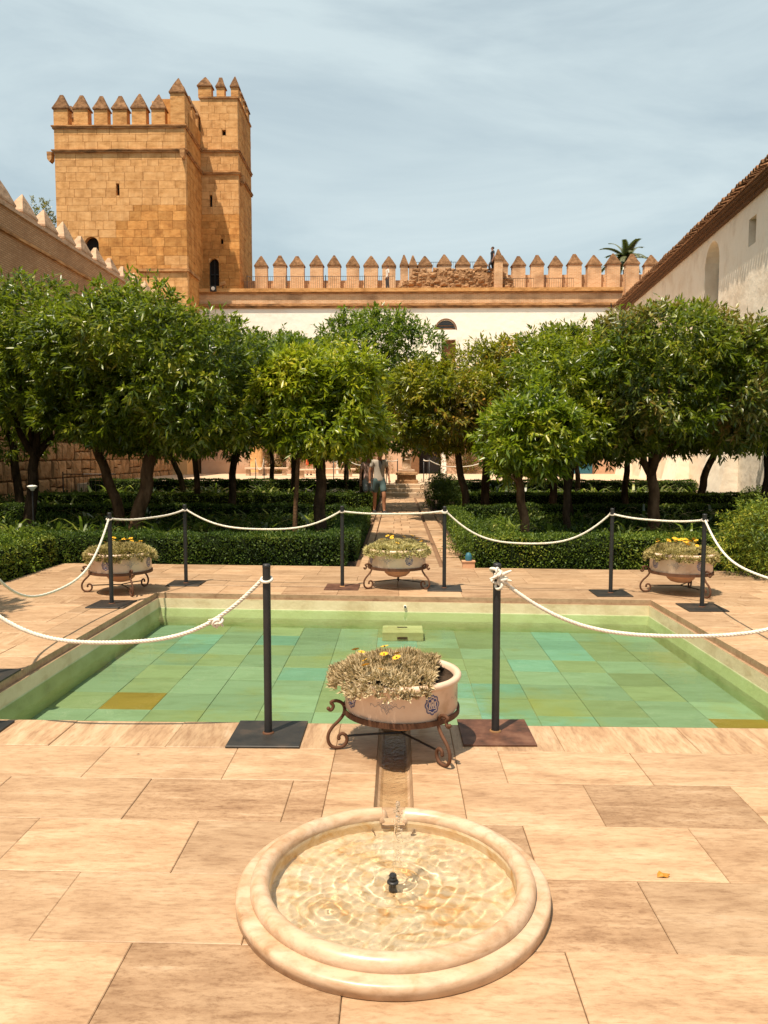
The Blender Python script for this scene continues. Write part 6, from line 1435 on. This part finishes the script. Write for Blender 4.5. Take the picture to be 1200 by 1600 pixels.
    if hat is not None:
        hm = pm(key + 'hat', hat); mb = MB(); c = (0, hx + .01, hz + .045)
        mb.lathe([(.098, 0), (.102, .02), (.095, .06), (.06, .092), (0, .10)], 18, c=c)
        if brim: mb.lathe([(.096, .012), (.15, -.01), (.175, -.03), (.174, -.034), (.148, -.016), (.096, .006)], 22, c=c)
        else: mb.prism([(-.07, c[1] - .08, c[2] + .012), (.07, c[1] - .08, c[2] + .012), (.05, c[1] - .175, c[2] - .012), (-.05, c[1] - .175, c[2] - .012)], (0, 0, .008))
        mb.build('hat', hm, o)
    hm = pm(key + 'hair', hair); mb = MB(); mb.ball((0, hx + .022, hz + .03), (.084, .098, .085), 14); 
    if brim: mb.ball((0, hx + .06, hz - .06), (.07, .05, .10), 12)
    mb.build('hair', hm, o)
    return o
man = person((-.50, 21.2, -.01), R(14), 'man in a dark cap, grey T-shirt and blue-green shorts walking down the path', 1.76, shirt=(.46, .40, .33), bottom=(.075, .12, .12), skinc=(.34, .16, .09), hat=(.06, .05, .045), head_drop=.16, step=(-.22, .16), knees=(.06, -.05), arms=((.24, -.16, .93), (-.27, -.02, .90)), elbows=((.25, .02, 1.15), (-.26, .04, 1.14)))
mb = MB(); mb.box(-.33, -.26, -.09, .05, .80, .84, c=.005); mb.build('phone', M['iron'], man)
mb = MB(); mb.prism([(-.05, -.125, 1.44), (.05, -.125, 1.44), (.045, -.152, 1.30), (0, -.155, 1.20), (-.045, -.152, 1.30)], (0, .02, 0)); mb.build('neck_shade_patch', pm('painted neck shade', (.05, .045, .04)), man)  # dark V laid on the shirt front, standing in for shade at the neck
wm = person((-.84, 22.3, -.01), R(10), 'woman in a pale pink sun hat and patterned top walking behind the man', 1.66, shirt=(.55, .36, .30), bottom=(.34, .38, .40), skinc=(.45, .24, .15), hat=(.72, .52, .44), brim=True, hair=(.12, .05, .025), step=(.1, -.18), head_drop=.05)
rdm = person((-4.95, 43.0, .45), R(175), 'person in a white shirt and red-orange shorts standing on the terrace, seen from behind', 1.68, shirt=(.66, .60, .54), bottom=(.72, .14, .06), skinc=(.5, .27, .17), hair=(.35, .22, .14), step=(.04, -.04), arms=((.23, -.08, .95), (-.23, -.08, .95)))
blu = person((4.95, 34.5, .45), R(-60), 'person in a pale blue dress on the right of the terrace behind the thin trunks', 1.62, shirt=(.30, .42, .48), bottom=(.25, .38, .46), skinc=(.5, .27, .17), hair=(.5, .34, .2), dress=True, step=(.03, -.03), sleeve=False)
wht = person((-.62, FY + .7, 11.46), R(-70), 'person in a white shirt and dark trousers on the wall walk by the railing', 1.5, shirt=(.66, .62, .57), bottom=(.06, .06, .07), skinc=(.36, .18, .11), shorts=False, long=True, step=(.05, -.05))
blk = person((5.72, FY + 1.0, 12.40), R(-80), 'person dressed in black standing with one knee raised at the end of the rubble bank', 1.72, shirt=(.03, .03, .035), bottom=(.035, .035, .04), skinc=(.34, .18, .12), shorts=False, step=(-.22, .12), knees=(.16, 0), feetz=(.16, 0), head_drop=-.05)
S.view_settings.exposure = S.view_settings.exposure
